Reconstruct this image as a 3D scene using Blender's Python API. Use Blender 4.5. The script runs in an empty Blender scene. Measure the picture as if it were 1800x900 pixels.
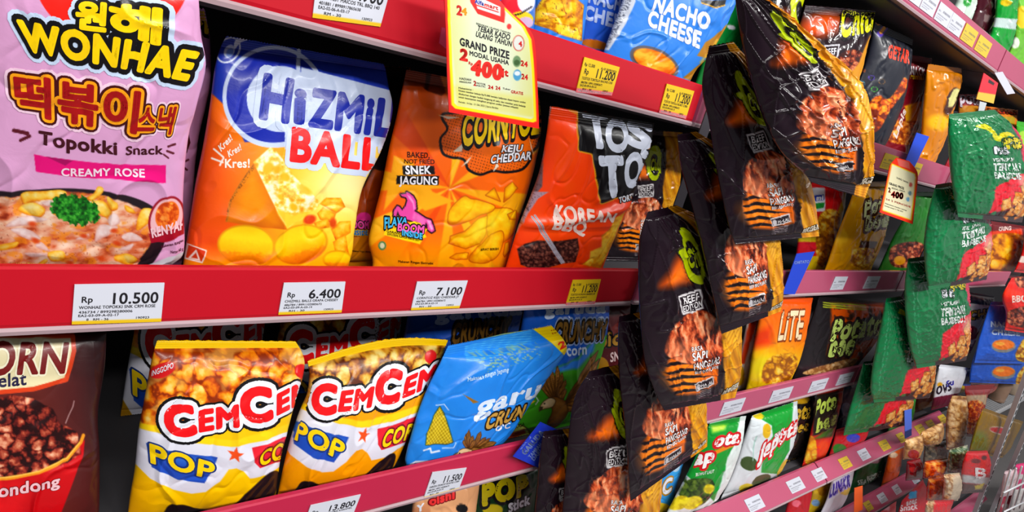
import bpy, math
import numpy as np
from mathutils import Matrix, Vector

# ------------------------------------------------------------------ camera
W, H, FPX = 1800, 900, 1150.0
DIST, EYE = .625, 1.70
scene = bpy.context.scene
_a = np.array([2230 - 900, 480 - 450, FPX]); _s = .28
_k = FPX * FPX / (_s * _a[0] - _a[1])
XW = _a / np.linalg.norm(_a)
ZW = -np.array([-_s * _k, _k, FPX]); ZW /= np.linalg.norm(ZW)
YW = np.cross(ZW, XW)
RW = np.stack([XW, YW, ZW])
CAM = np.array([0, -DIST, EYE])
cam_data = bpy.data.cameras.new('camera')
cam_data.sensor_width = 36; cam_data.lens = 36 * FPX / W; cam_data.clip_start = .02
cam = bpy.data.objects.new('camera', cam_data); scene.collection.objects.link(cam)
m = Matrix.Identity(4)
for i in range(3):
    m[i][0] = RW[i, 0]; m[i][1] = -RW[i, 1]; m[i][2] = -RW[i, 2]; m[i][3] = CAM[i]
cam.matrix_world = m
scene.camera = cam

# ------------------------------------------------------------------ light
vs_ = scene.view_settings
vs_.view_transform = 'Standard'; vs_.look = 'None'; vs_.gamma = 1; vs_.use_curve_mapping = False
vs_.exposure = -0.10
world = bpy.data.worlds.new('shop_air'); scene.world = world; world.use_nodes = True
wn = world.node_tree; bg = wn.nodes['Background']; bg.inputs[1].default_value = .28
_tc0 = wn.nodes.new('ShaderNodeTexCoord'); _sx = wn.nodes.new('ShaderNodeSeparateXYZ'); _cr = wn.nodes.new('ShaderNodeValToRGB'); _mr = wn.nodes.new('ShaderNodeMapRange')
_mr.inputs['From Min'].default_value = -1; wn.links.new(_tc0.outputs['Generated'], _sx.inputs[0]); wn.links.new(_sx.outputs['Z'], _mr.inputs['Value']); wn.links.new(_mr.outputs[0], _cr.inputs[0]); wn.links.new(_cr.outputs[0], bg.inputs[0])
_e = _cr.color_ramp.elements; _e[0].position = .25; _e[0].color = (.22, .22, .24, 1); _e[1].position = .8; _e[1].color = (1.0, 1.0, 1.0, 1); _m = _e.new(.5); _m.color = (.75, .76, .8, 1)
def tube(x, y, z, e, sx=1.3, sy=.14, rx=0.0):
    l = bpy.data.lights.new('ceiling_tube', 'AREA'); l.shape = 'RECTANGLE'; l.size = sx; l.size_y = sy
    l.energy = e; l.color = (1, .985, .96)
    o = bpy.data.objects.new('ceiling_tube', l); o.location = (x, y, z); o.rotation_euler = (rx, 0, 0)
    scene.collection.objects.link(o)
for x in (-1.2, .4, 2.0, 3.6):
    tube(x, -1.1, 3.0, 9, rx=math.radians(22))
    tube(x + .8, -2.5, 3.15, 43, rx=math.radians(50))

# ------------------------------------------------------------------ geometry helpers
def ray(x, y):
    d = np.stack([np.asarray(x, float) - W / 2, np.asarray(y, float) - H / 2, np.full(np.shape(x), FPX)], -1)
    return d @ RW.T
def unp(x, y, Y):
    d = ray(x, y); return CAM + d * ((Y - CAM[1]) / d[..., 1])[..., None]
def unpl(x, y, pt, n):
    d = ray(x, y); t = ((np.array(pt) - CAM) @ np.array(n)) / (d @ np.array(n)); return CAM + d * t[..., None]
def proj(P):
    q = (P - CAM) @ RW; z = np.maximum(q[..., 2], .02)
    return W / 2 + FPX * q[..., 0] / z, H / 2 + FPX * q[..., 1] / z
def lin(c):
    c = np.asarray(c, float) / 255.0
    return np.where(c <= .04045, c / 12.92, ((c + .055) / 1.055) ** 2.4)
def vivid(c):
    c = np.asarray(c, float); g = (c @ np.array([.3, .55, .15]))[..., None]; c = np.clip(g + (c - g) * 1.14, 0, 255); return 255 * (c / 255) ** 1.08
def hashn(i, j, s):
    h = np.sin(i * 127.1 + j * 311.7 + s * 74.7) * 43758.5453
    return h - np.floor(h)
def vnoise(x, y, s=0):
    i = np.floor(x); j = np.floor(y); fx = x - i; fy = y - j
    fx = fx * fx * (3 - 2 * fx); fy = fy * fy * (3 - 2 * fy)
    a = hashn(i, j, s); b = hashn(i + 1, j, s); c = hashn(i, j + 1, s); d = hashn(i + 1, j + 1, s)
    return (a * (1 - fx) + b * fx) * (1 - fy) + (c * (1 - fx) + d * fx) * fy
def fbm(x, y, s=0, o=4):
    t = 0; a = .5; n = 0
    for k in range(o):
        t = t + a * vnoise(x, y, s + k * 3.3); n += a; x = x * 2.03 + 5.1; y = y * 2.03 + 9.7; a *= .5
    return t / n
def worley(x, y, s=0):
    i = np.floor(x); j = np.floor(y); f1 = np.full(x.shape, 9.); f2 = f1.copy(); idv = np.zeros(x.shape)
    for di in (-1, 0, 1):
        for dj in (-1, 0, 1):
            ci, cj = i + di, j + dj
            d = np.hypot(ci + hashn(ci, cj, s) - x, cj + hashn(ci, cj, s + 7) - y)
            n = d < f1
            f2 = np.where(n, f1, np.minimum(f2, d)); idv = np.where(n, hashn(ci, cj, s + 13), idv); f1 = np.where(n, d, f1)
    return f1, f2, idv
def closed(pts, n=8):
    p = np.array(pts, float); out = []
    for i in range(len(p)):
        a, b, c, d = p[i - 1], p[i], p[(i + 1) % len(p)], p[(i + 2) % len(p)]
        for t in np.arange(n) / n:
            out.append(.5 * ((2 * b) + (c - a) * t + (2 * a - 5 * b + 4 * c - d) * t * t + (3 * b - a - 3 * c + d) * t ** 3))
    return np.array(out)
def Q(x0, y0, s):      # picture notes taken on an enlarged crop, as (x, y) pairs
    return lambda *a: [(x0 + a[i] / s, y0 + a[i + 1] / s) for i in range(0, len(a), 2)]

class Ink:             # the printed design of one piece of film, evaluated at its vertices
    def __init__(s, x, y, u, v):
        s.x, s.y, s.u, s.v = x, y, u, v; s.c = np.zeros(x.shape + (3,))
    def put(s, al, col):
        al = np.clip(al, 0, 1)[..., None]; s.c = s.c * (1 - al) + np.asarray(col, float) * al; return s
    def fill(s, col): return s.put(np.ones(s.x.shape), col)
    def sd(s, pts):
        p = np.array(pts, float); ins = np.zeros(s.x.shape, bool); dm = np.full(s.x.shape, 1e9)
        for i in range(len(p)):
            (ax, ay), (bx, by) = p[i - 1], p[i]
            c = (ay > s.y) != (by > s.y)
            with np.errstate(all='ignore'):
                ins ^= c & (s.x < (bx - ax) * (s.y - ay) / (by - ay + 1e-12) + ax)
            L = (bx - ax) ** 2 + (by - ay) ** 2 + 1e-9
            t = np.clip(((s.x - ax) * (bx - ax) + (s.y - ay) * (by - ay)) / L, 0, 1)
            dm = np.minimum(dm, np.hypot(s.x - ax - t * (bx - ax), s.y - ay - t * (by - ay)))
        return np.where(ins, dm, -dm)
    def pm(s, pts, soft=1.2, grow=0, smooth=False):
        return np.clip(.5 + (s.sd(closed(pts) if smooth else pts) + grow) / soft, 0, 1)
    def poly(s, pts, col, soft=1.2, grow=0, smooth=False): return s.put(s.pm(pts, soft, grow, smooth), col)
    def em(s, cx, cy, rx, ry, rot=0, soft=1.2):
        c, n = math.cos(rot), math.sin(rot); dx, dy = s.x - cx, s.y - cy
        r = np.hypot((dx * c + dy * n) / rx, (-dx * n + dy * c) / ry)
        return np.clip(.5 + (1 - r) * min(rx, ry) / soft, 0, 1)
    def ell(s, cx, cy, rx, ry, col, rot=0, soft=1.2): return s.put(s.em(cx, cy, rx, ry, rot, soft), col)
    def line(s, pts, w, col, soft=1.2):
        dm = np.full(s.x.shape, 1e9)
        for (ax, ay), (bx, by) in zip(pts[:-1], pts[1:]):
            L = (bx - ax) ** 2 + (by - ay) ** 2 + 1e-9
            t = np.clip(((s.x - ax) * (bx - ax) + (s.y - ay) * (by - ay)) / L, 0, 1)
            dm = np.minimum(dm, np.hypot(s.x - ax - t * (bx - ax), s.y - ay - t * (by - ay)))
        return s.put(.5 + (w / 2 - dm) / soft, col)
    def ramp(s, t, stops):
        ts = [a for a, _ in stops]; cs = np.array([c for _, c in stops], float)
        return np.stack([np.interp(t, ts, cs[:, k]) for k in range(3)], -1)
    def grad(s, p0, p1, stops, al=None):
        dx, dy = p1[0] - p0[0], p1[1] - p0[1]
        t = ((s.x - p0[0]) * dx + (s.y - p0[1]) * dy) / (dx * dx + dy * dy)
        return s.put(np.ones(s.x.shape) if al is None else al, s.ramp(t, stops))
    def lump(s, pts, pal, w=8, ns=9, seed=0, smooth=True, rim=None, soft=1.6, amp=.55):
        p = closed(pts) if smooth else pts; d = s.sd(p); al = np.clip(.5 + d / soft, 0, 1)
        if rim is not None: s.put(np.clip(.5 + (d + 1.2) / soft, 0, 1), rim)
        cy = np.mean([q[1] for q in p]); hy = max(np.ptp([q[1] for q in p]) / 2, 1)
        t = .18 + .42 * np.clip(d / w, 0, 1) ** .7 + amp * (fbm(s.x / ns, s.y / ns, seed, 4) - .5) - .16 * np.clip((s.y - cy) / hy, -1, 1)
        n = len(pal); return s.put(al, s.ramp(np.clip(t, 0, 1), [(k / (n - 1), c) for k, c in enumerate(pal)]))
    def food(s, al, cell, pal, seed=0, ax=1., gap=.12, rough=.5):
        nx = fbm(s.x / cell * 1.7, s.y / cell * 1.7, seed + 50, 3) - .5; ny = fbm(s.x / cell * 1.7, s.y / cell * 1.7, seed + 90, 3) - .5
        f1, f2, idv = worley(s.x / cell / ax + nx * .8, s.y / cell + ny * .8, seed)
        t = .3 * idv + .5 * (1 - f1) + 1.5 * rough * (fbm(s.x / cell * 2.2, s.y / cell * 2.2, seed + 5, 4) - .5)
        t = t - .26 * np.clip(1 - (f2 - f1) / gap, 0, 1)
        n = len(pal); t = (t - .48) * 1.5 + .5
        return s.put(al, s.ramp(np.clip(t, 0, 1), [(k / (n - 1), c) for k, c in enumerate(pal)]))

# ------------------------------------------------------------------ lettering (font outlines turned into mesh)
_tc = {}
def _raw(body, gap):
    key = (body, round(gap, 3))
    if key in _tc: return _tc[key]
    c = bpy.data.curves.new('lettering', 'FONT'); c.body = body; c.size = 1; c.resolution_u = 4; c.space_character = 1 + gap
    o = bpy.data.objects.new('lettering', c); scene.collection.objects.link(o)
    dg = bpy.context.evaluated_depsgraph_get(); dg.update()
    me = bpy.data.meshes.new_from_object(o.evaluated_get(dg)); me.calc_loop_triangles()
    co = np.zeros(len(me.vertices) * 3); me.vertices.foreach_get('co', co)
    tr = np.zeros(len(me.loop_triangles) * 3, int); me.loop_triangles.foreach_get('vertices', tr)
    bpy.data.objects.remove(o); bpy.data.curves.remove(c); bpy.data.meshes.remove(me)
    co = co.reshape(-1, 3)[:, :2]; tr = tr.reshape(-1, 3)
    if len(tr):
        uq, inv = np.unique(np.round(co, 5), axis=0, return_inverse=True); co = uq; tr = inv.reshape(-1)[tr]
        tr = tr[(tr[:, 0] != tr[:, 1]) & (tr[:, 1] != tr[:, 2]) & (tr[:, 0] != tr[:, 2])]
    _tc[key] = (co, tr); return _tc[key]
def glyphs(body, r=0., gap=0.):
    """font outlines, thickened by a round pen of radius r"""
    co, tr = _raw(body, gap)
    if r < .004 or not len(tr): return co, tr
    e = np.sort(np.concatenate([tr[:, [0, 1]], tr[:, [1, 2]], tr[:, [2, 0]]]), axis=1)
    uq, cnt = np.unique(e, axis=0, return_counts=True); be = uq[cnt == 1]
    V = [co]; T = [tr]; n = len(co)
    a, b = co[be[:, 0]], co[be[:, 1]]; d = b - a; nn = np.stack([-d[:, 1], d[:, 0]], 1) / (np.linalg.norm(d, axis=1)[:, None] + 1e-9) * r
    q = np.stack([a + nn, a - nn, b - nn, b + nn], 1).reshape(-1, 2); k = np.arange(len(be))[:, None] * 4 + n
    V.append(q); T += [k + [0, 1, 2], k + [0, 2, 3]]; n += len(q)
    bv = np.unique(be); m_ = 10; an = np.arange(m_) * 2 * np.pi / m_
    disc = (co[bv][:, None] + r * np.stack([np.cos(an), np.sin(an)], 1)[None]).reshape(-1, 2); k = np.arange(len(bv))[:, None] * m_ + n
    V.append(disc); T += [k + [0, i, i + 1] for i in range(1, m_ - 1)]
    return np.concatenate(V), np.concatenate(T)
def piece(body, p0, p1, up0, up1=None, bend=0, bold=.02):
    """a word: baseline p0 -> p1, up0/up1 = cap-height vectors at its two ends"""
    if np.isscalar(up0): up0 = (0, -up0)
    up1 = up0 if up1 is None else ((0, -up1) if np.isscalar(up1) else up1)
    return dict(b=body, p0=np.array(p0, float), p1=np.array(p1, float), u0=np.array(up0, float), u1=np.array(up1, float), bend=bend, bold=bold)
def place(pc, extra):
    gap = pc['bold'] * 2.2
    base, _ = glyphs(pc['b'], 0, gap); v, t = glyphs(pc['b'], pc['bold'] + extra, gap)
    if len(base) == 0: return v, t
    x0, x1 = base[:, 0].min(), base[:, 0].max()
    x = ((v[:, 0] - x0) / (x1 - x0))[:, None]; y = (v[:, 1] / .70)[:, None]
    up = pc['u0'] + (pc['u1'] - pc['u0']) * x
    return pc['p0'] + (pc['p1'] - pc['p0']) * x + up * (y + pc['bend'] * 4 * x * (1 - x)), t
def split(v, t, thr):
    P = v[t]
    for _ in range(9):
        e = np.stack([np.linalg.norm(P[:, (k + 1) % 3] - P[:, k], axis=1) for k in range(3)], 1) > thr
        n = e.sum(1)
        if not n.any(): break
        out = [P[n == 0]]
        mid = np.stack([(P[:, k] + P[:, (k + 1) % 3]) / 2 for k in range(3)], 1)
        a = n == 3
        if a.any():
            p, q = P[a], mid[a]
            out += [np.stack(z, 1) for z in ((p[:, 0], q[:, 0], q[:, 2]), (q[:, 0], p[:, 1], q[:, 1]), (q[:, 2], q[:, 1], p[:, 2]), (q[:, 0], q[:, 1], q[:, 2]))]
        for k in range(3):
            i, j, l = k, (k + 1) % 3, (k + 2) % 3
            a = (n == 1) & e[:, k]
            if a.any():
                p, q = P[a], mid[a]
                out += [np.stack(z, 1) for z in ((p[:, i], q[:, k], p[:, l]), (q[:, k], p[:, j], p[:, l]))]
            a = (n == 2) & ~e[:, k]          # edges j and l are split
            if a.any():
                p, q = P[a], mid[a]
                out += [np.stack(z, 1) for z in ((p[:, i], p[:, j], q[:, j]), (p[:, i], q[:, j], q[:, l]), (q[:, l], q[:, j], p[:, l]))]
        P = np.concatenate(out)
    f = np.round(P.reshape(-1, 2), 4)
    uq, inv = np.unique(f, axis=0, return_inverse=True)
    return uq, inv.reshape(-1, 3)

# ------------------------------------------------------------------ objects
def mesh_obj(name, V, faces, mat, parent=None, loc=(0, 0, 0), cols=None, smooth=True):
    """faces: list of int arrays (quads and/or triangles)"""
    me = bpy.data.meshes.new(name); V = np.asarray(V, float) - np.asarray(loc)
    me.vertices.add(len(V)); me.vertices.foreach_set('co', V.ravel())
    cnt = np.concatenate([np.full(len(f), f.shape[1]) for f in faces]); idx = np.concatenate([f.ravel() for f in faces])
    me.loops.add(len(idx)); me.loops.foreach_set('vertex_index', idx.astype(np.int32))
    me.polygons.add(len(cnt)); st = np.concatenate([[0], np.cumsum(cnt)[:-1]])
    me.polygons.foreach_set('loop_start', st.astype(np.int32))
    me.polygons.foreach_set('use_smooth', np.full(len(cnt), smooth))
    if cols is not None:
        at = me.color_attributes.new('print', 'FLOAT_COLOR', 'POINT')
        c4 = np.ones((len(V), 4)); c4[:, :3] = lin(np.clip(vivid(cols), 0, 255)); at.data.foreach_set('color', c4.ravel())
    me.update(calc_edges=True); me.validate()
    me.materials.append(mat)
    o = bpy.data.objects.new(name, me); scene.collection.objects.link(o)
    if parent is not None: o.parent = parent
    else: o.location = loc
    return o
def tag(o, label=None, cat=None, group=None, kind=None):
    for k, v in (('label', label), ('category', cat), ('group', group), ('kind', kind)):
        if v: o[k] = v
    return o
def empty(name, loc):
    o = bpy.data.objects.new(name, None); o.empty_display_size = .02; o.location = loc; scene.collection.objects.link(o); return o

def film(name, rough=.34, coat=.12, metal=0., bump=.13, scale=45., spec=.35, coat_rough=.12):
    mt = bpy.data.materials.new(name); mt.use_nodes = True; nt = mt.node_tree; b = nt.nodes['Principled BSDF']
    at = nt.nodes.new('ShaderNodeAttribute'); at.attribute_name = 'print'
    nt.links.new(at.outputs['Color'], b.inputs['Base Color'])
    b.inputs['Roughness'].default_value = rough; b.inputs['Metallic'].default_value = metal
    b.inputs['Coat Weight'].default_value = coat; b.inputs['Coat Roughness'].default_value = coat_rough; b.inputs['Specular IOR Level'].default_value = spec
    if bump:
        tc = nt.nodes.new('ShaderNodeTexCoord'); n = nt.nodes.new('ShaderNodeTexNoise'); n.inputs['Scale'].default_value = scale
        n.inputs['Detail'].default_value = 4; n.inputs['Roughness'].default_value = .55; n.inputs['Distortion'].default_value = .6
        bp = nt.nodes.new('ShaderNodeBump'); bp.inputs['Strength'].default_value = bump; bp.inputs['Distance'].default_value = .004
        nt.links.new(tc.outputs['Object'], n.inputs['Vector']); nt.links.new(n.outputs['Fac'], bp.inputs['Height'])
        nt.links.new(bp.outputs['Normal'], b.inputs['Normal'])
        nt.links.new(bp.outputs['Normal'], b.inputs['Coat Normal'])
    return mt
def plain(name, col, rough=.4, metal=0., coat=0., noise=.06, coat_rough=.1):
    mt = bpy.data.materials.new(name); mt.use_nodes = True; nt = mt.node_tree; b = nt.nodes['Principled BSDF']
    n = nt.nodes.new('ShaderNodeTexNoise'); n.inputs['Scale'].default_value = 12; n.inputs['Detail'].default_value = 5
    tc = nt.nodes.new('ShaderNodeTexCoord'); nt.links.new(tc.outputs['Object'], n.inputs['Vector'])
    mx = nt.nodes.new('ShaderNodeMix'); mx.data_type = 'RGBA'
    c = lin(col); mx.inputs['A'].default_value = (*(c * (1 - noise)), 1); mx.inputs['B'].default_value = (*np.minimum(c * (1 + noise), 1), 1)
    nt.links.new(n.outputs['Fac'], mx.inputs['Factor']); nt.links.new(mx.outputs['Result'], b.inputs['Base Color'])
    b.inputs['Roughness'].default_value = rough; b.inputs['Metallic'].default_value = metal; b.inputs['Specular IOR Level'].default_value = .25
    b.inputs['Coat Weight'].default_value = coat; b.inputs['Coat Roughness'].default_value = coat_rough
    return mt
MAT = dict(
    film=film('printed_film'), foil=film('printed_foil', .22, .4, .0, .06, 22, coat_rough=.04, spec=.15), matte=film('matte_printed_film', .45, .12, 0, .2),
    card=film('printed_card', .5, .1, 0, 0), shiny=film('shiny_film', .22, .45, 0, .06, 22, coat_rough=.04, spec=.25))

def hermite(C, t, v):
    C = np.asarray(C); n = len(t)
    mt = np.zeros_like(C)
    for i in range(n):
        a, b = max(i - 1, 0), min(i + 1, n - 1); mt[i] = (C[b] - C[a]) / (t[b] - t[a])
    k = np.clip(np.searchsorted(t, v, side='right') - 1, 0, n - 2); h = (t[k + 1] - t[k]); s = np.clip((v - t[k]) / h, -.3, 1.3)[..., None]; h = h[..., None]
    return (2 * s ** 3 - 3 * s ** 2 + 1) * C[k] + (s ** 3 - 2 * s ** 2 + s) * h * mt[k] + (-2 * s ** 3 + 3 * s ** 2) * C[k + 1] + (s ** 3 - s ** 2) * h * mt[k + 1]

class Shape:
    def __init__(s, rows, Y, rest=None, ceil=None, tf=.025, tb=.02, seal=(.05, .05), pu=2.2, pv=2.6, wr=.0012, seed=0, bow=0., fn=None, plane=None, fat=.5, ws=1., cr=0.):
        R = np.array([r[:4] for r in rows], float); n = len(R)
        if np.isscalar(Y): Y = (Y,) * 4
        elif len(Y) == 2: Y = (Y[0], Y[0], Y[1], Y[1])
        mid = (R[:, :2] + R[:, 2:]) / 2; tt = np.concatenate([[0], np.cumsum(np.linalg.norm(np.diff(mid, axis=0), axis=1))]); tt /= tt[-1]
        if plane is None:
            L = unp(R[:, 0], R[:, 1], Y[0] + (Y[2] - Y[0]) * tt); Rr = unp(R[:, 2], R[:, 3], Y[1] + (Y[3] - Y[1]) * tt)
        else:
            L = unpl(R[:, 0], R[:, 1], *plane); Rr = unpl(R[:, 2], R[:, 3], *plane)
        if rest is not None:
            mz = np.minimum(L[:, 2], Rr[:, 2]); lo = np.where(mz < rest + .001)[0]; lo = lo[lo > 0]
            if len(lo):
                i = lo[0]; f = np.clip((mz[i - 1] - rest) / (mz[i - 1] - mz[i] + 1e-9), .05, 1)
                l, r = L[i - 1] + (L[i] - L[i - 1]) * f, Rr[i - 1] + (Rr[i] - Rr[i - 1]) * f; L, Rr = L[:i], Rr[:i]
            else: l, r = L[-1].copy(), Rr[-1].copy()
            l[2] = r[2] = rest + .0015
            if len(lo) or min(L[-1][2], Rr[-1][2]) > rest + .004: L = np.vstack([L, l]); Rr = np.vstack([Rr, r])
            L[:, 2] = np.maximum(L[:, 2], rest + .0015); Rr[:, 2] = np.maximum(Rr[:, 2], rest + .0015)
        if ceil is not None:
            mz = np.maximum(L[:, 2], Rr[:, 2]); hi = np.where(mz > ceil - .004)[0]; hi = hi[hi < len(L) - 1]
            if len(hi):
                i = hi[-1]; f = np.clip((mz[i] - ceil + .004) / (mz[i] - mz[i + 1] + 1e-9), 0, .95)
                l, r = L[i] + (L[i + 1] - L[i]) * f, Rr[i] + (Rr[i + 1] - Rr[i]) * f; L, Rr = np.vstack([l, L[i + 1:]]), np.vstack([r, Rr[i + 1:]])
            L[:, 2] = np.minimum(L[:, 2], ceil - .004); Rr[:, 2] = np.minimum(Rr[:, 2], ceil - .004)
        md = (L + Rr) / 2; t = np.concatenate([[0], np.cumsum(np.linalg.norm(np.diff(md, axis=0), axis=1) + 1e-6)]); s.t = t / t[-1]
        s.L, s.R = L, Rr
        N = np.cross(Rr.mean(0) - L.mean(0), md[0] - md[-1]); N /= np.linalg.norm(N)
        if N @ (CAM - md.mean(0)) < 0: N = -N
        s.N = N; s.wid = np.linalg.norm(Rr - L, axis=1).mean(); s.hei = t[-1]
        s.tf, s.tb, s.seal, s.pu, s.pv, s.wr, s.seed, s.bow, s.fn, s.fat, s.ws = tf, tb, seal, pu, pv, wr, seed, bow, fn, fat, ws
        s.cr = cr
        s.base_pt = np.array([md[-1][0], md[-1][1], min(L[-1][2], Rr[-1][2])])
    def base(s, u, v):
        L = hermite(s.L, s.t, v); R = hermite(s.R, s.t, v); P = L + (R - L) * u[..., None]
        if s.bow: P[..., 2] += s.bow * np.sin(np.pi * np.clip(u, 0, 1)) * np.exp(-np.clip(v, 0, 1) / .12)
        return P
    def puff(s, u, v):
        w = np.clip((v - s.seal[0]) / (1 - s.seal[0] - s.seal[1]), 0, 1)
        g = math.log(.5) / math.log(s.fat); w = w ** g
        return np.clip(1 - np.abs(np.clip(u, 0, 1) * 2 - 1) ** s.pu, 0, 1) ** (1 / s.pu) * np.clip(1 - np.abs(2 * w - 1) ** s.pv, 0, 1) ** (1 / s.pv)
    def front0(s, u, v): return s.base(u, v) + s.N * (s.tf * s.puff(u, v))[..., None]
    def wrink(s, u, v):
        x = u * s.wid / .05 * s.ws; y = v * s.hei / .05 * s.ws; sd = s.seed
        d = 3.4 * (fbm(x * .8, y * .8, sd, 2) - .5)
        r = 1 - np.abs(2 * fbm(x * .8 + 3, y * .5 + 1, sd + 20, 2) - 1); d = d + 2.2 * np.clip((r - .86) / .14, 0, 1) ** 1.4
        r2 = 1 - np.abs(2 * fbm(x * 1.3 + y * .7, y * .9 - x * .5, sd + 31, 2) - 1); d = d - 1.3 * np.clip((r2 - .84) / .16, 0, 1) ** 1.3
        if s.cr:
            X, Y_2 = u * s.wid / .05, v * s.hei / .05
            for q, (fx, fy, sh, am) in enumerate(((1.5, .22, .25, 1.), (2.1, .35, -.5, .8), (.9, .9, .9, .7))):
                r3 = 1 - np.abs(2 * fbm(X * fx + sh * Y_2, Y_2 * fy, sd + 70 + q * 9, 2) - 1); d = d + s.cr * am * np.clip((r3 - .90) / .10, 0, 1) ** 1.6
        w0 = np.clip(v - s.seal[0], 0, 1); w1 = np.clip(1 - s.seal[1] - v, 0, 1)
        g = np.exp(-w0 / .09) * (fbm(x * 3.2, y * .5, sd + 40, 2) - .5) + np.exp(-w1 / .07) * (fbm(x * 3.2, y * .5, sd + 60, 2) - .5)
        d = d + 5.0 * g * (w0 > 0) * (w1 > 0)
        return s.wr * d * np.sqrt(s.puff(u, v))
    def front(s, u, v, lift=0.):
        P = s.front0(u, v); k = lift
        if s.wr: k = k + s.wrink(u, v)
        if s.fn is not None: k = k + s.fn(u, v) * np.sqrt(s.puff(u, v))
        return P + s.N * (k * np.ones(u.shape))[..., None]
    def back(s, u, v): return s.base(u, v) - s.N * (s.tb * s.puff(u, v))[..., None]
    def grid(s):
        if not hasattr(s, '_g'):
            uu, vv = np.meshgrid(np.linspace(.01, .99, 70), np.linspace(0.002, .998, 70)); x, y = proj(s.front0(uu, vv)); s._g = (uu.ravel(), vv.ravel(), x.ravel(), y.ravel())
        return s._g
    def inv(s, p):
        gu, gv, gx, gy = s.grid(); k = np.zeros(len(p), int)
        for a in range(0, len(p), 2000):
            q = p[a:a + 2000]; k[a:a + 2000] = np.argmin((gx[None] - q[:, :1]) ** 2 + (gy[None] - q[:, 1:]) ** 2, axis=1)
        u, v = gu[k].copy(), gv[k].copy(); e = 1e-3
        for _ in range(6):
            x, y = proj(s.front0(u, v)); x1, y1 = proj(s.front0(u + e, v)); x2, y2 = proj(s.front0(u, v + e))
            a, b, c, d = (x1 - x) / e, (x2 - x) / e, (y1 - y) / e, (y2 - y) / e; det = a * d - b * c; det = np.where(np.abs(det) < 1e-3, 1e-3, det)
            rx, ry = p[:, 0] - x, p[:, 1] - y
            u = np.clip(u + np.clip((d * rx - b * ry) / det, -.03, .03), -.1, 1.1); v = np.clip(v + np.clip((-c * rx + a * ry) / det, -.03, .03), -.1, 1.1)
        x, y = proj(s.front0(u, v)); bad = np.hypot(x - p[:, 0], y - p[:, 1]) > 2.5
        u[bad] = 9
        return u, v

def decals(S, texts, canvas, thr, lift0=.0003):
    Vs, Ts, Cs = [], [], []; n = 0
    for pieces, layers in texts:
        if isinstance(pieces, dict): pieces = [pieces]
        for li, (off, col) in enumerate(layers):
            for pc in pieces:
                p, t = place(pc, off)
                if not len(t): continue
                p, t = split(p, t, thr)
                if canvas is None: u, v = S.inv(p)
                else: u, v = p[:, 0] / canvas[0], p[:, 1] / canvas[1]
                ok = (u > .006) & (u < .994) & (v > S.seal[0] * .2) & (v < 1 - S.seal[1] * .2)
                t = t[ok[t].all(1)]
                if not len(t): continue
                used, t2 = np.unique(t, return_inverse=True)
                Vs.append(S.front(u[used], v[used], lift0 * (li + 1.4))); Ts.append(t2.reshape(-1, 3) + n); Cs.append(np.tile(np.array(col, float), (len(used), 1))); n += len(used)
    if not Vs: return None
    return np.concatenate(Vs), np.concatenate(Ts), np.concatenate(Cs)

def ink_of(S, u, v, art, canvas, P=None):
    if canvas is None: x, y = proj(S.front0(u, v))
    else: x, y = u * canvas[0], v * canvas[1]
    k = Ink(x, y, u, v); art(k); return k.c

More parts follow.
